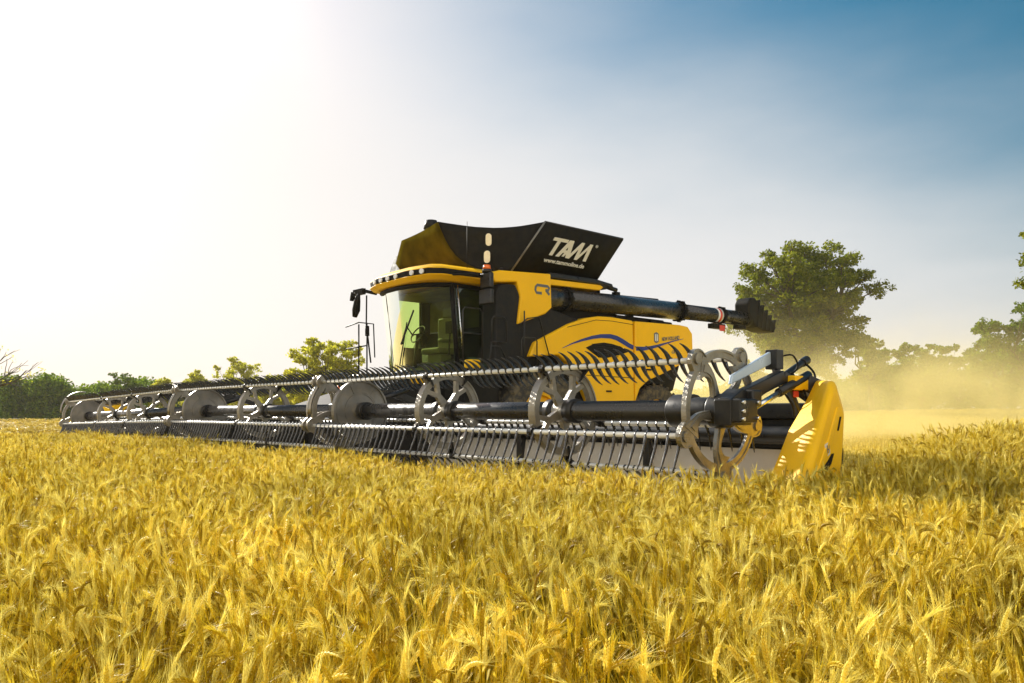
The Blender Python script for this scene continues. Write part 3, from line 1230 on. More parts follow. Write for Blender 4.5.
# ---- reel arms
def reel_arm(x, full=False):
    m = MB()
    if x < 9:
        m.box(x - .16, x + .16, .30, 1.0, .50, 1.08)
    m.beam((x, -.14, H + .04), (x, .62, H + .26), .075, .10)
    m.beam((x, .62, H + .26), (x, 1.12, H + .10), .075, .09)
    m.prism([(-.16, H - .10), (.10, H - .10), (.16, H + .10), (.0, H + .16), (-.16, H + .08)], x - .07, x + .07)
    m.tube([(x - .12, 0, H), (x + .12, 0, H)], .07, 16)
    arm = m.build('reel_arm', BLK, header, bevel=.008)
    c = MB()
    c.tube([(x + .075, .12, H + .02), (x + .075, .48, H + .14)], .02, 12, mat=STEEL)
    c.tube([(x + .075, .46, H + .135), (x + .075, .90, H + .28)], .034, 12, mat=BLK)
    c.build('lift_cylinder', None, arm)
    return arm


for xx in (4.11, -.83):
    reel_arm(xx)

# near end arm with gearbox, plate, hoses
arm = reel_arm(9.62)
m = MB()
m.tube([(9.46, -.03, H), (9.60, -.03, H)], .125, 24)
m.box(9.58, 9.76, -.15, .07, H - .08, H + .085)
m.box(9.53, 9.74, .04, .16, H + .03, H + .15)
m.tube([(9.30, -.05, H), (9.46, -.05, H)], .10, 20)
m.tube([(9.10, 0, H), (9.30, -.02, H)], .125, 20)
m.build('gearbox', BLK, arm, bevel=.014)
for (yy, zz) in ((-.13, H + .06), (-.13, H - .0), (-.13, H - .055), (.06, H + .06), (.06, H - .05)):
    m = MB(); m.tube([(9.755, yy, zz), (9.78, yy, zz)], .014, 6)
    m.build('bolt', STEEL, arm)
m = MB()
m.prism([(.06, H + .19), (.08, H + .26), (.60, H + .455), (.61, H + .36)], 9.52, 9.55)
m.build('side_plate', SBLUE, arm, bevel=.008)  # grey sheet with the blue sky's reflection put into its colour
m = MB()
m.tube([(9.60, .10, H + .03), (9.60, .98, H + .38)], .027, 14)
m.box(9.50, 9.60, .60, .70, H + .32, H + .47)
m.beam((9.56, .65, H + .34), (9.60, .62, H + .24), .05, .05)
m.tube([(9.60, .98, H + .38), (9.60, 1.06, H + .41)], .036, 12)
m.build('cylinder_barrel', BLK, arm, bevel=.006)
m = MB()
def hose(P, r=.009):
    Q = []
    for i in range(len(P) - 1):
        p0 = Vector(P[max(0, i - 1)]); p1 = Vector(P[i]); p2 = Vector(P[i + 1]); p3 = Vector(P[min(len(P) - 1, i + 2)])
        for t in (0, .25, .5, .75):
            Q.append(.5 * ((2 * p1) + (p2 - p0) * t + (2 * p0 - 5 * p1 + 4 * p2 - p3) * t * t + (3 * p1 - p0 - 3 * p2 + p3) * t ** 3))
    Q.append(Vector(P[-1]))
    m.tube(Q, r, 7)
hose([(9.58, .69, H + .42), (9.64, .76, H + .43), (9.66, .80, H + .34), (9.62, .74, H + .26)], .007)
hose([(9.60, .98, H + .40), (9.68, 1.02, H + .30), (9.70, .96, H + .20), (9.66, .84, H + .16)])
hose([(9.64, .74, H + .30), (9.72, .80, H + .14), (9.68, .90, H - .02), (9.62, .96, H - .18)])
hose([(9.60, .62, H + .20), (9.69, .66, H + .05), (9.66, .76, H - .05), (9.60, .98, H - .06)])
m.build('hose', BLKM, arm)
m = MB()
m.box(9.60, 9.72, .66, .86, H + .16, H + .27)
m.build('valve_block', YPL, arm, bevel=.01)
m = MB()
m.box(9.63, 9.69, .70, .77, H + .105, H + .155)
m.build('red_coupling', RED, arm, bevel=.008)
m = MB()
m.beam((9.66, .66, H + .18), (9.64, .92, H - .10), .04, .05)
m.beam((9.66, .86, H + .24), (9.80, 1.0, H + .14), .09, .12)
m.build('support_link', BLK, arm, bevel=.006)

# ---- feeder house
m = MB()
m.prism([(1.15, .35), (1.15, 1.15), (4.6, 2.25), (4.9, 2.1), (4.9, 1.2)], -.72, .72)
feeder = m.build('feeder_house', DGR, CH, bevel=.03)
m = MB()
for s in (-1, 1):
    m.tube([(s * .82, 1.3, .8), (s * .82, 3.0, 1.05)], .045, 12, mat=STEEL)
    m.tube([(s * .82, 2.7, 1.0), (s * .82, 4.7, 1.35)], .07, 12, mat=BLK)
m.build('lift_ram', None, feeder)
m = MB(); m.box(.45, .60, 1.9, 2.2, 1.52, 1.66)
m.build('warning_lamp', ORG, feeder, bevel=.02)

# ---- chassis
m = MB()
m.prism([(4.6, 1.2), (4.6, 2.2), (5.2, 3.35), (8.0, 3.38), (10.2, 3.05), (10.55, 2.3), (10.3, 1.7), (8.6, 1.05), (5.0, 1.0)], -1.40, 1.38)
chassis = m.build('chassis', BLKM, CH, bevel=.04)
m = MB()
m.box(-1.25, 1.25, 5.05, 7.9, 3.30, 4.0)
m.build('grain_tank', DGR, CH, bevel=.04)
m = MB()
m.prism([(4.9, 2.05), (5.05, 3.55), (5.4, 3.40), (6.2, 3.22), (6.95, 3.08), (6.5, 2.92), (5.62, 2.52), (5.40, 2.05)], 1.385, 1.56)
m.build('dark_side_panel', DGR, CH, bevel=.03, seg=3)
m = MB()
m.prism([(4.60, 2.02), (4.62, 3.45), (4.74, 3.60), (5.10, 3.62), (5.22, 3.45), (5.26, 2.02)], 1.20, 1.60)
m.build('corner_panel', DGR, CH, bevel=.035, seg=3)
# yellow box with the two-letter mark
m = MB()
m.prism([(4.55, 3.60), (4.45, 3.76), (4.68, 3.84), (6.0, 3.92), (6.03, 3.25), (5.86, 3.12), (5.12, 2.86), (5.20, 3.40), (5.10, 3.66)], 1.20, 1.65)
ybox = m.build('side_cover', YEL, CH, bevel=.035, seg=3)
m = MB()
def stroke(mb, P, w, x0, x1):
    L_, R_ = [], []
    for i, (a, b) in enumerate(P):
        q0 = P[max(0, i - 1)]; q1 = P[min(len(P) - 1, i + 1)]
        dx, dz = q1[0] - q0[0], q1[1] - q0[1]; l = math.hypot(dx, dz)
        ww = w[i] if isinstance(w, (list, tuple)) else w
        L_.append((a - dz / l * ww, b + dx / l * ww)); R_.append((a + dz / l * ww, b - dx / l * ww))
    for i in range(len(P) - 1):
        mb.prism([L_[i], L_[i + 1], R_[i + 1], R_[i]], x0, x1)
stroke(m, [(5.78, 3.66), (5.62, 3.66), (5.58, 3.62), (5.57, 3.56), (5.60, 3.51), (5.74, 3.51)], .026, 1.652, 1.657)
stroke(m, [(5.75, 3.66), (5.90, 3.66), (5.94, 3.63), (5.92, 3.585), (5.84, 3.575)], .026, 1.652, 1.6575)
stroke(m, [(5.86, 3.575), (5.95, 3.50)], .026, 1.652, 1.6565)
m.build('letter_mark', GRY, ybox)
m = MB()
m.prism([(6.03, 3.72), (7.55, 3.76), (7.66, 3.84), (7.55, 3.88), (6.03, 3.84)], 1.15, 1.55)
m.build('tank_rim', YEL, CH, bevel=.02)
m = MB()
m.prism([(6.03, 3.86), (7.6, 3.885), (7.95, 3.84), (7.9, 3.93), (7.4, 3.98), (6.03, 3.96)], 1.20, 1.58)
m.tube([(1.5, 7.85, 3.86), (1.5, 8.12, 3.83)], .05, 10)
m.build('rim_cap', BLK, CH, bevel=.02)
# rear side panel, two pieces with a gap
front = [(5.42, 2.26), (5.57, 2.55), (6.53, 2.98), (7.0, 3.13), (7.4, 3.20), (7.81, 3.215), (8.50, 3.19), (8.56, 1.30), (7.30, 1.22), (7.0, 1.70), (6.80, 2.03), (6.22, 2.33)]
rear = [(8.58, 3.185), (10.20, 3.22), (10.50, 3.20), (10.68, 3.05), (10.70, 2.65), (10.36, 2.34), (9.6, 2.07), (9.05, 1.90), (8.75, 1.72), (8.585, 1.40)]
m = MB(); m.prism(front, 1.40, 1.65); sp = m.build('side_panel', YEL, CH, bevel=.04, seg=3)
m = MB(); m.prism(rear, 1.40, 1.65); sp2 = m.build('side_panel', YEL, CH, bevel=.04, seg=3)
m = MB()
SP = [(6.31, 2.475), (6.60, 2.585), (6.89, 2.67), (7.20, 2.745), (7.45, 2.785), (7.75, 2.80), (7.95, 2.775), (8.13, 2.72), (8.35, 2.64), (8.50, 2.60)]
stroke(m, SP, [.004, .014, .024, .034, .040, .046, .050, .052, .050, .048], 1.652, 1.658)
m.build('stripe', BLUE, sp)
m = MB()
SP = [(8.60, 2.585), (8.85, 2.595), (9.09, 2.63), (9.35, 2.685), (9.59, 2.745), (9.95, 2.83), (10.30, 2.90)]
stroke(m, SP, [.046, .042, .036, .028, .020, .012, .004], 1.652, 1.658)
m.build('stripe', BLUE, sp2)
m = MB()
m.prism([(6.98, 2.52), (7.25, 2.62), (7.55, 2.66), (7.81, 2.645), (8.10, 2.60), (8.36, 2.50), (7.98, 2.40), (7.62, 2.33), (7.38, 2.33)], 1.62, 1.654)
gr = m.build('air_intake', BLKM, sp, bevel=.01)
m = MB()
for i in range(7):
    z = 2.37 + i * .038
    m.box(1.655, 1.661, 7.12 + .05 * abs(i - 5) , 8.12 - .03 * abs(i - 4), z, z + .012)
m.build('grille', DGR, gr)
text_mesh('NEW HOLLAND', .125, GRY, sp2, (1.653, 9.50, 2.80), (0, 1, .12), (0, 0, 1), bold=.002, xs=.72)
text_mesh('CR11', .10, GRY, sp2, (1.653, 9.86, 2.54), (0, 1, .05), (0, .15, 1), bold=.002)
m = MB()
m.prism([(9.22, 2.78), (9.30, 2.74), (9.38, 2.78), (9.38, 2.96), (9.30, 2.99), (9.22, 2.96)], 1.652, 1.657, mat=GRY)
m.prism([(9.25, 2.80), (9.29, 2.78), (9.29, 2.95), (9.25, 2.94)], 1.658, 1.660, mat=BAR)
m.prism([(9.31, 2.78), (9.35, 2.80), (9.35, 2.94), (9.31, 2.95)], 1.658, 1.660, mat=BAR)
m.build('emblem', None, sp2)
for (y0, z0) in ((7.62, 1.62), (8.95, 2.12)):
    m = MB(); m.box(1.645, 1.672, y0, y0 + .16, z0, z0 + .035)
    m.build('latch', BLKM, sp if y0 < 8.5 else sp2, bevel=.006)
m = MB(); m.prism([(7.0, 1.95), (8.55, 1.93), (8.55, 1.945), (7.0, 1.965)], 1.64, 1.652)
m.build('panel_seam', BLKM, sp)
m = MB()
stroke(m, [(6.45, 2.90), (7.3, 3.11), (7.8, 3.125), (8.5, 3.10)], .006, 1.640, 1.6525)
m.build('panel_seam', BLKM, sp)
# clutter on top of the body, between panel and auger
m = MB()
m.box(.9, 1.42, 8.2, 9.9, 3.10, 3.32)
m.tube([(1.2, 8.9, 3.2), (1.2, 8.9, 3.50)], .10, 14)
m.box(1.30, 1.5, 9.3, 10.1, 3.12, 3.28)
m.box(-1.3, .8, 8.3, 10.1, 3.05, 3.42)
m.build('engine_cover', BLKM, CH, bevel=.03)
m = MB()
m.prism([(10.2, 1.55), (10.55, 1.45), (11.0, .95), (10.7, .9), (9.9, 1.3)], -1.2, 1.2)
m.build('straw_spreader', BLKM, CH, bevel=.03)

# ---- wheels
def wheel(x, y, r, w, side):
    t = MB()
    n = 40
    prof = [(-w / 2, r * .62), (-w / 2, r * .90), (-w / 2 * .85, r * .97), (0, r), (w / 2 * .85, r * .97), (w / 2, r * .90), (w / 2, r * .62)]
    vs = []; fs = []
    for i in range(n):
        a = 2 * PI * i / n
        for (px, pr_) in prof: vs.append((px, pr_ * math.cos(a), pr_ * math.sin(a)))
    kk = len(prof)
    for i in range(n):
        j = (i + 1) % n
        for q in range(kk - 1):
            fs.append((i * kk + q, i * kk + q + 1, j * kk + q + 1, j * kk + q))
    t.add(vs, fs, True)
    for i in range(22):          # lugs
        for s in (-1, 1):
            a = 2 * PI * (i + (.5 if s > 0 else 0)) / 22
            c0 = Vector((s * .02, math.cos(a) * r, math.sin(a) * r)); a2 = a + .16
            c1 = Vector((s * w / 2, math.cos(a2) * r * .97, math.sin(a2) * r * .97))
            t.beam(c0, c1, .06, .07, up=(0, math.cos(a), math.sin(a)))
    o = t.build('wheel', RUB, CH)
    o.location = (x, y, r)
    m = MB()
    m.ring(-w * .3, w * .3, r * .5, r * .625, n=32)
    m.disc(side * w * .12 - .02, side * w * .12 + .02, r * .51, n=32)
    m.disc(side * w * .2 - .05, side * w * .2 + .08, r * .2, n=20)
    m.build('rim', YEL, o)
    return o


wheel(1.45, 5.75, 1.02, .60, 1); wheel(-1.45, 5.75, 1.02, .60, -1)
wheel(1.28, 9.55, .92, .45, 1); wheel(-1.28, 9.55, .92, .45, -1)

# ---- cab
# plan outline of cab glass (x, y): curved windscreen, slightly narrower at the back
def cab_plan(off=0.0):
    return [(-1.0 - off, 4.95), (-1.05 - off, 4.15 - off * .5), (-.75, 3.82 - off), (-.38, 3.70 - off), (0, 3.66 - off), (.38, 3.70 - off), (.75, 3.82 - off), (1.05 + off, 4.15 - off * .5), (1.0 + off, 4.95)]
zf, zt = 1.98, 3.56
P0 = cab_plan(0); PT = [(x * 1.03, y - .18 if 0 < i < 8 else y) for i, (x, y) in enumerate(P0)]
m = MB()
m.prism([(-1.08, 5.0), (-1.1, 4.2), (-.7, 3.86), (.7, 3.86), (1.1, 4.2), (1.08, 5.0)], 1.86, 2.0, 'z')
cab = m.build('cab', BLKM, CH, bevel=.015)
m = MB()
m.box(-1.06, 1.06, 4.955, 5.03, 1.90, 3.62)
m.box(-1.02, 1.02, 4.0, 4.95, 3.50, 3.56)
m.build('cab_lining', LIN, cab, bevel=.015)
# glazing
def pane(idx, name, mat, par, z0=zf, z1=zt, solid=.008):
    g = MB()
    vs = []
    n = len(idx)
    for i in idx: vs.append((P0[i][0], P0[i][1], z0))
    for i in idx: vs.append((PT[i][0], PT[i][1], z1))
    g.add(vs, [(i, i + 1, n + i + 1, n + i) for i in range(n - 1)], True)
    return g.build(name, mat, par)
pane([1, 2, 3, 4, 5, 6, 7], 'windshield', GLS, cab)
pane([7, 8], 'side_window', GLD, cab)
pane([0, 1], 'side_window', GLS, cab)
m = MB()
for i, r_ in ((1, .06), (7, .045)):
    m.tube([(P0[i][0], P0[i][1], zf - .08), (PT[i][0], PT[i][1], zt + .08)], r_, 10)
for s in (-1, 1):
    m.box(s * 1.0 - .05, s * 1.0 + .05, 4.74, 4.95, zf - .06, zt + .06)
m.tube([(x, y, zf - .02) for x, y in P0], .035, 8)
m.tube([(x, y, zt + .0) for x, y in PT], .045, 8)
m.build('pillar', BLKM, cab)
m = MB()
m.tube([(P0[7][0] + .03, P0[7][1] + .12, zf), (PT[7][0] + .03, PT[7][1] + .12, zt)], .016, 8)
m.build('door_frame', STEEL, cab)
# roof
m = MB()
roof = [(-1.24, 3.78), (-1.12, 3.55), (-.55, 3.36), (.55, 3.30), (1.14, 3.40), (1.32, 3.62), (1.40, 4.9), (1.1, 5.3), (-1.1, 5.3), (-1.36, 4.9)]
def rf(z0, z1, sc_, name, mat, par, bev=.04, base=1.0):
    m = MB(); n = len(roof)
    c = (0, 4.2)
    vs = [(c[0] + (x - c[0]) * base, c[1] + (y - c[1]) * base, z0) for x, y in roof] + [(c[0] + (x - c[0]) * sc_, c[1] + (y - c[1]) * sc_, z1) for x, y in roof]
    m.add(vs, [list(range(n))[::-1], [n + i for i in range(n)]] + [(i, (i + 1) % n, n + (i + 1) % n, n + i) for i in range(n)])
    return m.build(name, mat, par, bevel=bev, seg=3)
roofo = rf(3.60, 3.70, 1.0, 'cab_roof', YEL, cab, .03, .90)
rf(3.69, 3.81, .98, 'light_bar', BLKM, roofo, .02, .96)
rf(3.80, 3.90, .86, 'roof_top', YEL, roofo, .04, 1.0)
for (x, y, a) in [(-.62, 3.40, -.25), (-.36, 3.37, -.05), (-.10, 3.36, 0), (.20, 3.345, 0), (.72, 3.35, .1), (.98, 3.39, .2)]:
    m = MB(); m.tube([(0, 0, 0), (0, -.035, 0)], .048 if x != .90 else .055, 14)
    l = m.build('headlight', LENS, roofo); l.location = (x, y, 3.752); l.rotation_euler = (0, 0, a)
# right-hand mirror arm
m = MB()
m.tube([(-1.15, 3.75, 3.62), (-1.45, 3.62, 3.70), (-1.78, 3.58, 3.66)], .035, 8)
m.tube([(-1.78, 3.58, 3.70), (-1.82, 3.58, 3.52)], .055, 8)
m.box(-1.76, -1.38, 3.56, 3.64, 3.62, 3.74)
ma = m.build('mirror_arm', BLKM, cab)
m = MB()
m.tube([(-1.55, 3.58, 3.64), (-1.62, 3.58, 3.50), (-1.66, 3.58, 3.32), (-1.72, 3.58, 3.18)], [.03, .07, .085, .05], 10)
m.build('mirror', BLKM, ma)
m = MB()
m.tube([(1.25, 3.75, 3.70), (1.50, 4.12, 3.72), (1.64, 4.30, 3.68)], .022, 8)
ma = m.build('mirror_arm', BLKM, cab)
m = MB(); m.box(1.52, 1.86, 4.26, 4.36, 3.16, 3.44); m.box(1.54, 1.84, 4.27, 4.37, 3.455, 3.74)
m.build('mirror', BLK, ma, bevel=.03, seg=3)
m = MB(); m.tube([(1.69, 4.32, 3.74), (1.69, 4.32, 3.80)], .09, 14, mat=BLK); m.tube([(1.69, 4.32, 3.80), (1.69, 4.32, 3.88)], [.078, .062], 14, mat=ORG)
m.build('beacon', None, cab)
m = MB(); m.tube([(1.2, 4.25, 3.85), (1.2, 4.25, 4.75)], .006, 5)
m.build('antenna', BLKM, cab)
# cab interior
m = MB()
m.box(-.30, .30, 4.25, 4.72, 2.35, 2.47); m.box(-.29, .29, 4.66, 4.82, 2.45, 3.10); m.box(-.16, .16, 4.68, 4.80, 3.10, 3.30)
m.box(.32, .46, 4.2, 4.7, 2.55, 2.63); m.box(-.22, .22, 4.35, 4.65, 2.0, 2.35)
m.build('seat', SEAT, cab, bevel=.04, seg=3)
m = MB()
st = [(.19 * math.cos(t), 3.98 + .10 * math.sin(t), 2.72 + .16 * math.sin(t)) for t in np.linspace(0, 2 * PI, 25)]
m.tube(st, .014, 8)
m.tube([(0, 3.98, 2.72), (0, 3.90, 2.05)], .04, 8)
m.tube([(-.18, 3.98, 2.72), (.18, 3.98, 2.72)], .014, 6)
m.build('steering_wheel', BLKM, cab)
m = MB()
m.box(.46, .66, 4.3, 4.4, 2.72, 2.95); m.tube([(.5, 4.35, 2.3), (.55, 4.35, 2.8)], .02, 6)
m.box(-.85, -.6, 4.0, 4.5, 2.0, 2.5); m.tube([(-.6, 3.95, 2.5), (-.35, 3.95, 2.9), (-.2, 4.0, 2.7)], .02, 6)
m.build('console', BLKM, cab, bevel=.015)
m = MB(); m.tube([(-.1, 3.62, 2.1), (.25, 3.55, 2.9)], .012, 6); m.beam((.0, 3.585, 2.5), (.50, 3.53, 3.1), .02, .03)
m.build('wiper', BLKM, cab)

# ---- handrails, platform, ladder
m = MB()
def loop(y0, y1, z0, z1, x, r=.013):
    m.tube([(x, y0, z0), (x, y0, z1 - .06), (x, y0 + .05, z1), (x, y1 - .05, z1), (x, y1, z1 - .06), (x, y1, z0)], r, 7)
loop(3.82, 4.27, 2.05, 3.08, 1.62); m.tube([(1.62, 3.82, 2.62), (1.62, 4.27, 2.62)], .011, 6)
loop(4.46, 4.82, 2.50, 2.96, 1.66); m.tube([(1.66, 4.46, 2.50), (1.66, 4.40, 2.05)], .013, 6); m.tube([(1.66, 4.46, 2.5), (1.66, 4.82, 2.5)], .013, 6)
m.tube([(1.66, 4.42, 2.42), (1.66, 4.66, 2.42), (1.66, 4.9, 2.05)], .012, 6)
loop(5.15, 5.55, 2.05, 2.62, 1.72)
m.tube([(1.72, 5.22, 3.12), (1.72, 5.22, 2.05)], .014, 6)
m.tube([(1.72, 5.12, 2.86), (1.72, 5.30, 2.98), (1.70, 5.62, 3.04), (1.70, 5.9, 2.30)], .013, 6)
rail = m.build('handrail', BLK, CH)
m = MB()
for (xx, yy) in ((-1.62, 3.62), (-1.30, 3.62)):
    m.tube([(xx, yy, 1.95), (xx, yy, 3.02)], .016, 7)
m.tube([(-1.95, 3.50, 2.98), (-1.62, 3.62, 3.06), (-1.05, 3.62, 2.98), (-1.0, 3.62, 2.30)], .014, 6)
m.tube([(-1.92, 3.50, 2.52), (-1.3, 3.62, 2.56)], .014, 6)
m.tube([(-1.28, 3.60, 3.58), (-1.26, 3.58, 3.0), (-1.12, 3.60, 2.2)], .018, 6)
m.tube([(-1.23, 3.58, 2.95), (-1.22, 3.58, 2.75)], .045, 8)
m.build('handrail', BLKM, CH)
m = MB()
m.box(1.05, 1.78, 3.75, 5.3, 1.90, 1.98)
m.box(-1.78, -1.05, 3.6, 5.3, 1.90, 1.98)
m.box(1.10, 1.70, 3.80, 4.6, 1.30, 1.90)
pl = m.build('platform', BLKM, CH, bevel=.01)
m = MB(); m.box(1.35, 1.55, 4.05, 4.30, 1.99, 2.16)
m.build('tool_box', YPL, CH, bevel=.03)
m = MB(); m.box(.10, .75, 3.30, 3.60, 1.72, 1.86); m.box(-.55, .05, 3.2, 3.5, 1.62, 1.74)
m.build('feeder_guard', YPL, CH, bevel=.03)

# ---- grain tank extension (open top, fabric corners)
def sheet(pts_grid, name, mat, par, sol=.02):
    m = MB(); rws = len(pts_grid); c = len(pts_grid[0])
    m.add([p for row in pts_grid for p in row], [(r_ * c + i, r_ * c + i + 1, (r_ + 1) * c + i + 1, (r_ + 1) * c + i) for r_ in range(rws - 1) for i in range(c - 1)], True)
    return m.build(name, mat, par, solid=sol)
LB0 = Vector((1.42, 5.16, 3.90)); LB1 = Vector((1.42, 7.58, 4.02))
LT0 = Vector((2.0, 5.50, 4.80)); LT1 = Vector((2.0, 7.74, 4.80))
flap = sheet([[LB0.lerp(LB1, t) for t in np.linspace(0, 1, 5)], [LT0.lerp(LT1, t) for t in np.linspace(0, 1, 5)]], 'tank_flap', CLOTH, CH, .03)
m = MB()
m.tube([LB0 + Vector((.02, -.02, 0)), LT0 + Vector((.02, -.02, 0))], .018, 8)
m.build('flap_edge', GALV, flap)
m = MB()
m.tube([LT0, LT1], .02, 8); m.tube([LB1, LT1], .018, 8); m.tube([LB0, LB1], .03, 8)
m.build('flap_frame', BLK, flap)
RB0 = Vector((-1.42, 5.16, 3.9)); RB1 = Vector((-1.42, 7.58, 4.02)); RT0 = Vector((-1.95, 5.5, 4.8)); RT1 = Vector((-1.95, 7.74, 4.8))
sheet([[RB0.lerp(RB1, t) for t in np.linspace(0, 1, 5)], [RT0.lerp(RT1, t) for t in np.linspace(0, 1, 5)]], 'tank_flap', CLOTH, CH, .03)
# rear flap
rb = [Vector((x, 7.58, 4.02)) for x in np.linspace(-1.42, 1.42, 9)]
rt = [Vector((x, 7.74 + .35 * (1 - (x / 2) ** 2), 4.80 - .25 * (1 - (x / 2) ** 2))) for x in np.linspace(-1.95, 2.0, 9)]
sheet([rb, rt], 'tank_flap', CLOTH, CH, .02)
# front: brown stiff flap leaning forward on the right half, black cloth sagging to the left flap
A = LT0; B = Vector((.22, 4.30, 4.93)); C = Vector((-1.34, 4.5, 4.84)); D = Vector((-1.72, 4.60, 4.42)); E0 = Vector((-1.60, 4.78, 4.10)); F0 = Vector((1.0, 4.86, 3.92)); G0 = Vector((1.42, 5.16, 3.90))
m = MB()
fold = []
for t in np.linspace(0, 1, 9):   # curved fold running from the peak down to the left
    p = B.lerp(F0, t) + Vector((-.10, -.06, -.17)) * math.sin(PI * t)
    fold.append(p)
def bag(a, b, amp, s):
    return a.lerp(b, s) + Vector((0, amp * math.sin(PI * s), 0))
left = [C, C.lerp(D, .33), C.lerp(D, .66), D, D.lerp(E0, .3), D.lerp(E0, .6), D.lerp(E0, .8), E0, E0]
left = [C, C.lerp(D, .35), C.lerp(D, .7), D, D.lerp(E0, .25), D.lerp(E0, .5), D.lerp(E0, .75), E0, E0 + Vector((.12, .02, -.04))]
grid = [[l.lerp(f, s) + Vector((0, .05 * math.sin(PI * s), 0)) for s in np.linspace(0, 1, 9)] for l, f in zip(left, fold)]
bf = sheet(grid, 'front_flap', BRN, CH, .012)
right = [LT0.lerp(LB0, t) for t in np.linspace(0, 1, 9)]
grid = []
for i, (f, r_) in enumerate(zip(fold, right)):
    row = []
    for s in np.linspace(0, 1, 13):
        p = f.lerp(r_, s)
        wob = .035 * noise.noise(Vector((s * 5, i * .7, 1))) * math.sin(PI * s)
        top = math.sin(PI * s)
        row.append(p + Vector((0, .10 * top + wob * 2, (-.10 if i < 8 else 0) * top * (1 - i / 8) + wob * .6)))
    grid.append(row)
cl = sheet(grid, 'cloth_corner', CLOTH, CH, .012)
# film windows on the black cloth, set just proud of it
def film(cx, cz, w, h):
    # find cloth point by row/col
    pass
for (gi_, si, hh) in ((1.7, 5.3, .11), (4.3, 4.6, .10)):
    i0 = int(gi_); j0 = int(si)
    p = grid[i0][j0].lerp(grid[i0 + 1][j0], gi_ - i0).lerp(grid[i0][j0 + 1].lerp(grid[i0 + 1][j0 + 1], gi_ - i0), si - j0)
    u = (grid[i0][j0 + 1] - grid[i0][j0]).normalized(); v = (grid[i0][j0] - grid[i0 + 2][j0]).normalized()
    nn = u.cross(v).normalized()
    if nn.y > 0: nn = -nn
    m = MB(); P = []
    for t in np.linspace(0, 2 * PI, 21)[:-1]:
        P.append((math.cos(t) * .062, (abs(math.sin(t)) ** .8) * math.copysign(1, math.sin(t)) * .075 + math.copysign(.045, math.sin(t)) * (1 if abs(math.sin(t)) > 1e-6 else 0)))
    vs = [p + u * a + Vector((0, 0, 1)) * b + nn * .05 for a, b in P] + [p + u * a + Vector((0, 0, 1)) * b + nn * .045 for a, b in P]
    n = len(P)
    m.add(vs, [list(range(n)), [n + i for i in range(n)][::-1]] + [(i, (i + 1) % n, n + (i + 1) % n, n + i) for i in range(n)])
    m.build('film_window', WINP, cl)
m = MB()
m.prism([(4.62, 4.10), (4.66, 4.10), (4.88, 4.66), (4.84, 4.66)], -2.12, -1.6)
m.build('wing_flap', BLKM, CH)
m = MB(); m.tube([(-.45, 4.62, 4.95), (-.45, 4.62, 5.12)], [.16, .12], 14)
m.build('tank_sensor', DGR, CH)

# lettering on the left flap
ux = (LT1 - LT0).normalized()
uz = (LT0 - LB0); uz = (uz - ux * uz.dot(ux)).normalized()
nn = ux.cross(uz).normalized()
if nn.x < 0: nn = -nn
org = LB0 + ux * .66 + uz * .46 + nn * .030
def glyph(polys, mat, name, org, sx, sz, shear):
    m = MB()
    for kk, pl_ in enumerate(polys):
        f = [org + ux * ((a + shear * b) * sx) + uz * (b * sz) + nn * (.004 + .0006 * kk) for a, b in pl_]
        g_ = [p - nn * .008 for p in f]
        n = len(f)
        m.add(f + g_, [list(range(n)), [n + i for i in range(n)][::-1]] + [(i, (i + 1) % n, n + (i + 1) % n, n + i) for i in range(n)])
    return m.build(name, mat, flap)
TAMP = [
    [(-.02, .82), (.98, .82), (1.0, 1.0), (-.0, 1.0)],                 # T bar
    [(.18, .0), (.40, .0), (.52, .82), (.30, .82)],                    # T stem
    [(.62, .0), (.86, .0), (1.36, 1.0), (1.08, 1.0)],                  # A left leg
    [(1.36, 1.0), (1.10, 1.0), (1.30, .0), (1.56, .0)],                # A right leg
    [(.92, .26), (1.10, .26), (1.02, .05), (1.16, .05), (1.34, .42), (1.0, .42)],   # A notch
    [(1.56, .0), (1.36, .0), (1.92, 1.0), (2.12, 1.0)],                # M strokes
    [(1.90, 1.0), (2.12, 1.0), (2.12, .0), (1.92, .0)],
    [(2.12, .0), (1.96, .0), (2.54, 1.0), (2.72, 1.0)],
    [(2.72, 1.0), (2.50, 1.0), (2.56, .0), (2.78, .0)],
]
glyph(TAMP, WHT, 'lettering', org, .40, .37, .10)
text_mesh('www.tammoline.de', .125, WHT, flap, LB0 + ux * .66 + uz * .31 + nn * .030, ux, uz, bold=.002, xs=1.16)
text_mesh('®', .09, WHT, flap, org + ux * 1.22 + uz * .32, ux, uz)

# ---- unloading auger
m = MB()
m.tube([(1.30, 5.55, 3.18), (1.34, 5.8, 3.36), (1.42, 6.15, 3.47), (1.45, 6.6, 3.49)], [.30, .26, .235, .225], 24)
m.tube([(1.45, 6.5, 3.49), (1.50, 10.35, 3.56)], .205, 30)
m.tube([(1.50, 10.3, 3.56), (1.52, 13.2, 3.60)], .180, 30)
aug = m.build('auger_tube', TUBE, CH)
m = MB()
for (yy, r_) in ((6.55, .245), (10.34, .235), (12.0, .205)):
    z = 3.49 + (yy - 6.5) * .0182; x = 1.45 + (yy - 6.5) * .013
    m.tube([(x, yy - .045, z), (x, yy + .045, z)], r_, 28)
    for q in range(12):
        t = q * PI / 6
        m.tube([(x + math.cos(t) * (r_ + .005), yy - .06, z + math.sin(t) * (r_ + .005)), (x + math.cos(t) * (r_ + .005), yy + .06, z + math.sin(t) * (r_ + .005))], .018, 6)
m.build('tube_flange', BLKM, aug)
m = MB()
m.tube([(1.44, 7.6, 3.70), (1.46, 9.6, 3.76)], .03, 8); m.box(1.38, 1.50, 8.1, 8.25, 3.70, 3.80)
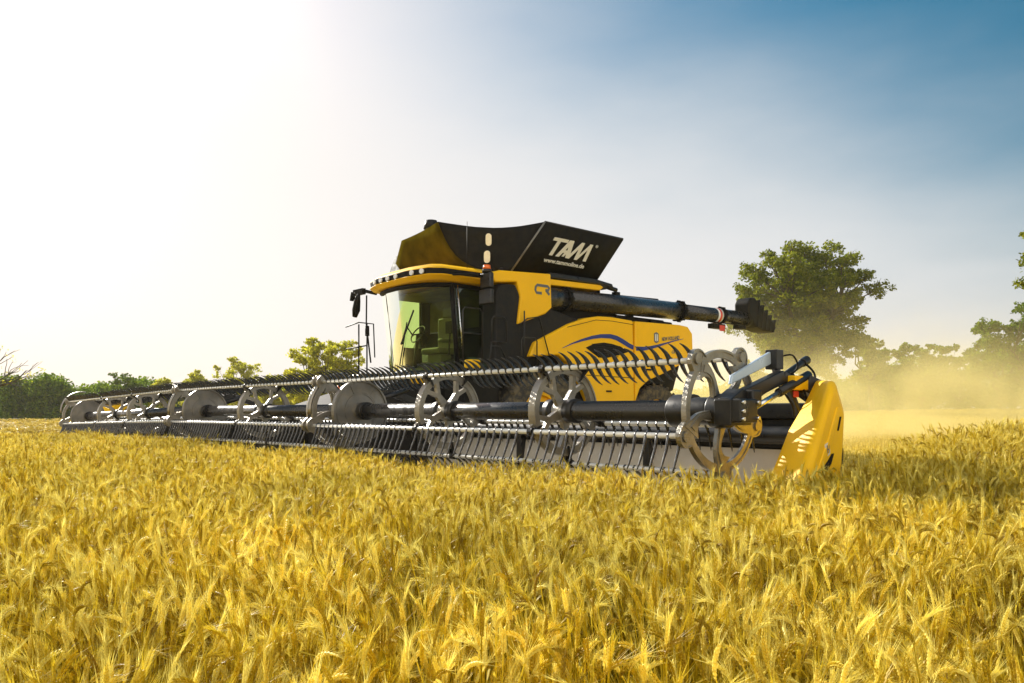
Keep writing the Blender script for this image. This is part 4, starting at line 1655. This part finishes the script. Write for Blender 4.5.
m.tube([(1.62, 10.6, 3.38), (1.62, 12.6, 3.40)], .018, 6); m.box(1.5, 1.68, 11.5, 12.0, 3.24, 3.36); m.box(1.50, 1.66, 12.6, 12.95, 3.30, 3.40)
m.build('pipe_bracket', BLKM, aug, bevel=.01)
m = MB()
m.tube([(1.515, 11.70, 3.577), (1.517, 11.90, 3.58)], .187, 28, mat=WHT)
m.tube([(1.516, 11.76, 3.578), (1.5165, 11.84, 3.579)], .190, 28, mat=RED)
m.box(1.69, 1.70, 11.72, 11.94, 3.18, 3.32, mat=RED)
m.build('reflective_band', None, aug)
# ribbed rubber spout turned down at the tube end
m = MB()
m.prism([(12.98, 3.66), (12.96, 3.98), (13.06, 4.12), (13.28, 4.14), (13.42, 4.02), (14.26, 3.50), (14.30, 3.40), (14.14, 3.30), (13.70, 3.30), (13.30, 3.40)], 1.30, 1.74)
spout = m.build('spout', BLKM, aug, bevel=.08, seg=4)
for i in range(5):
    y0 = 13.32 + i * .19; zt = 4.08 - (y0 - 13.32) * .60; zb = 3.40 - (y0 - 13.32) * .11
    m = MB()
    m.prism([(y0, zb - .02), (y0 + .05, zb - .025), (y0 + .05 + .10, zt), (y0 + .10, zt + .012)], 1.275, 1.765)
    m.build('spout_rib', BLKM, spout, bevel=.012)
m = MB()
m.tube([(1.52, 13.0, 3.598), (1.52, 13.22, 3.60)], .215, 26)
m.build('spout_collar', BLKM, spout)

# ------------------------------------------------------------------ straw windrows on the cut strip to the left
def windrow(cx0, cy0, cx1, cy1, label):
    rr = np.random.default_rng(int(cy0 * 10))
    V = []; F = []
    n = 9000
    for i in range(n):
        t = rr.random(); off = rr.normal() * .8
        x = cx0 + (cx1 - cx0) * t; y = cy0 + (cy1 - cy0) * t + off
        z = ground_z(x, y) + rr.random() * max(.02, .50 * math.exp(-(off / .9) ** 2))
        a = rr.random() * 2 * PI; el = rr.normal() * .3; L = rr.uniform(.15, .4)
        d = Vector((math.cos(a) * math.cos(el), math.sin(a) * math.cos(el), math.sin(el))) * L / 2
        s = Vector((-math.sin(a), math.cos(a), rr.normal())).normalized() * .022
        c = Vector((x, y, z)); o = len(V)
        V += [c - d - s, c - d + s, c + d + s, c + d - s]; F.append((o, o + 1, o + 2, o + 3))
    m = MB(); m.add(V, F)
    o = m.build('straw_windrow', STEMM2)
    tag(o, label, 'windrow', 'rows of cut straw left of the header', 'stuff')


windrow(-19, 39, -40, 38.0, 'nearest row of cut straw beyond the left end of the header')
windrow(-24, 52, -52, 51.0, 'middle row of cut straw on the stubble at far left')
windrow(-32, 72, -66, 71.0, 'farthest row of cut straw below the hedgerow')

# ------------------------------------------------------------------ air
def volume_box(name, x0, x1, y0, y1, z0, z1, dens, col, anis, label, noise_cfg=None):
    m = MB(); m.box(x0, x1, y0, y1, z0, z1)
    mat, nt, out = newmat(name + '_air')
    v = N(nt, 'ShaderNodeVolumePrincipled')
    v.inputs['Color'].default_value = (*col, 1)
    v.inputs['Anisotropy'].default_value = anis
    v.inputs['Density'].default_value = dens
    nt.links.new(v.outputs[0], out.inputs['Volume'])
    if noise_cfg: noise_cfg(nt, v)
    o = m.build(name, mat)
    tag(o, label, 'haze', kind='stuff')
    return o, mat


HAZE = volume_box('haze', -440, 440, -45, 440, -1.5, 16, .0003, (.95, .93, .88), .1, 'thin pale summer haze over the whole field')


def dust_cfg(nt, v):
    L = nt.links.new
    tc = N(nt, 'ShaderNodeTexCoord')
    n = N(nt, 'ShaderNodeTexNoise')
    n.inputs['Scale'].default_value = .42
    n.inputs['Detail'].default_value = 4
    n.inputs['Distortion'].default_value = 1.2
    L(tc.outputs['Object'], n.inputs['Vector'])
    # fade to the sides with an ellipsoid falloff
    mp = N(nt, 'ShaderNodeMapping')
    mp.inputs['Scale'].default_value = (1 / 12.5, 1 / 10.8, 1 / 4.3)
    L(tc.outputs['Object'], mp.inputs['Vector'])
    ln = N(nt, 'ShaderNodeVectorMath', operation='LENGTH')
    L(mp.outputs[0], ln.inputs[0])
    fo = N(nt, 'ShaderNodeMapRange', interpolation_type='SMOOTHSTEP')
    fo.inputs['From Min'].default_value = .15
    fo.inputs['From Max'].default_value = 1.0
    fo.inputs['To Min'].default_value = 1
    fo.inputs['To Max'].default_value = 0
    L(ln.outputs['Value'], fo.inputs['Value'])
    r = N(nt, 'ShaderNodeMapRange')
    r.inputs['From Min'].default_value = .44
    r.inputs['From Max'].default_value = .68
    L(n.outputs['Fac'], r.inputs['Value'])
    ad = N(nt, 'ShaderNodeMath', operation='ADD'); ad.inputs[1].default_value = .12
    L(r.outputs['Result'], ad.inputs[0])
    mu = N(nt, 'ShaderNodeMath', operation='MULTIPLY')
    L(ad.outputs[0], mu.inputs[0]); L(fo.outputs['Result'], mu.inputs[1])
    m2 = N(nt, 'ShaderNodeMath', operation='MULTIPLY'); m2.inputs[1].default_value = .42
    # densest near the ground
    sp = N(nt, 'ShaderNodeSeparateXYZ'); L(tc.outputs['Object'], sp.inputs[0])
    zr = N(nt, 'ShaderNodeMapRange'); zr.inputs['From Min'].default_value = -1.2; zr.inputs['From Max'].default_value = 2.6
    zr.inputs['To Min'].default_value = 1.0; zr.inputs['To Max'].default_value = .22
    L(sp.outputs['Z'], zr.inputs['Value'])
    m3 = N(nt, 'ShaderNodeMath', operation='MULTIPLY'); L(mu.outputs[0], m3.inputs[0]); L(zr.outputs['Result'], m3.inputs[1])
    L(m3.outputs[0], m2.inputs[0])
    L(m2.outputs[0], v.inputs['Density'])


dust, dm = volume_box('dust_cloud', -13, 13, -11, 11, -4.2, 4.6, .05, (1.0, .86, .40), .40,
                      'drifting yellow dust cloud blowing out behind the header on the right', dust_cfg)
dust.location = (10.0, 25.0, 1.0)

# ------------------------------------------------------------------ light
SUN_AZ = -40      # degrees left of straight ahead
SUN_EL = 25
w = bpy.data.worlds.new('World'); sc.world = w; w.use_nodes = True
nt = w.node_tree; nt.nodes.clear()
sky = nt.nodes.new('ShaderNodeTexSky'); sky.sky_type = 'NISHITA'; sky.sun_disc = False
sky.sun_elevation = R(SUN_EL); sky.sun_rotation = R(SUN_AZ)
sky.air_density = 1.0; sky.dust_density = 4.0; sky.ozone_density = 3.0
bg = nt.nodes.new('ShaderNodeBackground'); bg.inputs['Strength'].default_value = .115
# thin high veil of cloud: lies low all round and thickens towards the sun side, torn by wind
L = nt.links.new
g = nt.nodes.new('ShaderNodeNewGeometry')
neg = N(nt, 'ShaderNodeVectorMath', operation='SCALE'); neg.inputs['Scale'].default_value = -1.0
L(g.outputs['Incoming'], neg.inputs[0])
dt = N(nt, 'ShaderNodeVectorMath', operation='DOT_PRODUCT'); dt.inputs[1].default_value = (.32, -.384, .865)
L(neg.outputs[0], dt.inputs[0])
mpn = N(nt, 'ShaderNodeMapping'); mpn.inputs['Scale'].default_value = (1.6, 1.6, 5.0); mpn.inputs['Rotation'].default_value = (0, R(22), 0)
L(neg.outputs[0], mpn.inputs['Vector'])
cn = N(nt, 'ShaderNodeTexNoise'); cn.inputs['Scale'].default_value = 1.5; cn.inputs['Detail'].default_value = 5; cn.inputs['Roughness'].default_value = .5
L(mpn.outputs[0], cn.inputs['Vector'])
cm = N(nt, 'ShaderNodeMath', operation='MULTIPLY_ADD'); cm.inputs[1].default_value = .22
L(cn.outputs['Fac'], cm.inputs[0]); L(dt.outputs['Value'], cm.inputs[2])
f1 = N(nt, 'ShaderNodeMapRange', interpolation_type='SMOOTHSTEP')
f1.inputs['From Min'].default_value = -.11; f1.inputs['From Max'].default_value = .35; f1.inputs['To Min'].default_value = 1; f1.inputs['To Max'].default_value = .04
L(cm.outputs[0], f1.inputs['Value'])
sx = N(nt, 'ShaderNodeSeparateXYZ'); L(neg.outputs[0], sx.inputs[0])
f2 = N(nt, 'ShaderNodeMapRange', interpolation_type='SMOOTHSTEP')
f2.inputs['From Min'].default_value = .02; f2.inputs['From Max'].default_value = .32; f2.inputs['To Min'].default_value = .95; f2.inputs['To Max'].default_value = 0
L(sx.outputs['Z'], f2.inputs['Value'])
fm = N(nt, 'ShaderNodeMath', operation='MAXIMUM'); L(f1.outputs['Result'], fm.inputs[0]); L(f2.outputs['Result'], fm.inputs[1])
# clear air: clean blue
hs = N(nt, 'ShaderNodeHueSaturation'); hs.inputs['Hue'].default_value = .47; hs.inputs['Saturation'].default_value = 2.0; hs.inputs['Value'].default_value = .43
L(sky.outputs[0], hs.inputs['Color'])
veil = N(nt, 'ShaderNodeMix', data_type='RGBA'); veil.inputs['A'].default_value = (1, 1, 1, 1)
vm = N(nt, 'ShaderNodeVectorMath', operation='MULTIPLY_ADD')     # the veil scatters the glow of the sky behind it, plus its own even white
L(sky.outputs[0], vm.inputs[0]); vm.inputs[1].default_value = (.07, .063, .053); vm.inputs[2].default_value = (3.5, 3.42, 3.38)
# unseen white bank added behind the camera to brighten the shaded sides
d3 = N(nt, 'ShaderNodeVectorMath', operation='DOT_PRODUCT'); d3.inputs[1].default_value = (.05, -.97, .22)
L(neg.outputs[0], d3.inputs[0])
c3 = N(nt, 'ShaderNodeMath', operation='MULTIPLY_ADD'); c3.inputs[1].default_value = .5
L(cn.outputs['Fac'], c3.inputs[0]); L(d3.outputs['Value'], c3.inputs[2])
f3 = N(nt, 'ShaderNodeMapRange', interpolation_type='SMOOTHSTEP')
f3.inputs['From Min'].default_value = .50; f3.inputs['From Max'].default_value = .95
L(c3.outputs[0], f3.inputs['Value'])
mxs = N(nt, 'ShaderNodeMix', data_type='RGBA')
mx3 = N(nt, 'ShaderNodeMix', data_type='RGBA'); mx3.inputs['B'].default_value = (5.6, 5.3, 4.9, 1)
L(fm.outputs[0], mxs.inputs['Factor']); L(hs.outputs[0], mxs.inputs['A']); L(vm.outputs[0], mxs.inputs['B'])
wo = nt.nodes.new('ShaderNodeOutputWorld')
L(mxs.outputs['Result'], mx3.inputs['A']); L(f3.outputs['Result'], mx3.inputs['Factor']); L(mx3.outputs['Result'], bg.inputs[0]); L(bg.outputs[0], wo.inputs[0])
nt.nodes.remove(veil)
sl = bpy.data.lights.new('sun', 'SUN'); sl.energy = 4.4; sl.angle = R(.6); sl.color = (1, .95, .85)
so = bpy.data.objects.new('sun', sl); COL.objects.link(so)
d = Vector((math.sin(R(SUN_AZ)) * math.cos(R(SUN_EL)), math.cos(R(SUN_AZ)) * math.cos(R(SUN_EL)), math.sin(R(SUN_EL))))
so.rotation_euler = d.to_track_quat('Z', 'Y').to_euler()
so.location = (0, 0, 20)

# ------------------------------------------------------------------ camera
cd = bpy.data.cameras.new('camera'); co = bpy.data.objects.new('camera', cd); COL.objects.link(co)
cd.sensor_width = 36; cd.lens = 36 * 790 / 1024
cd.shift_y = 69.5 / 1024
cd.clip_start = .05; cd.clip_end = 2000
co.location = (0, 0, H); co.rotation_euler = (R(90), 0, 0)
sc.camera = co
sc.render.engine = 'CYCLES'
sc.cycles.max_bounces = 8; sc.cycles.transparent_max_bounces = 16; sc.cycles.volume_bounces = 1
sc.cycles.volume_step_rate = 2.0
sc.view_settings.view_transform = 'Standard'; sc.view_settings.look = 'None'
sc.view_settings.exposure = 1.0; sc.view_settings.gamma = 1
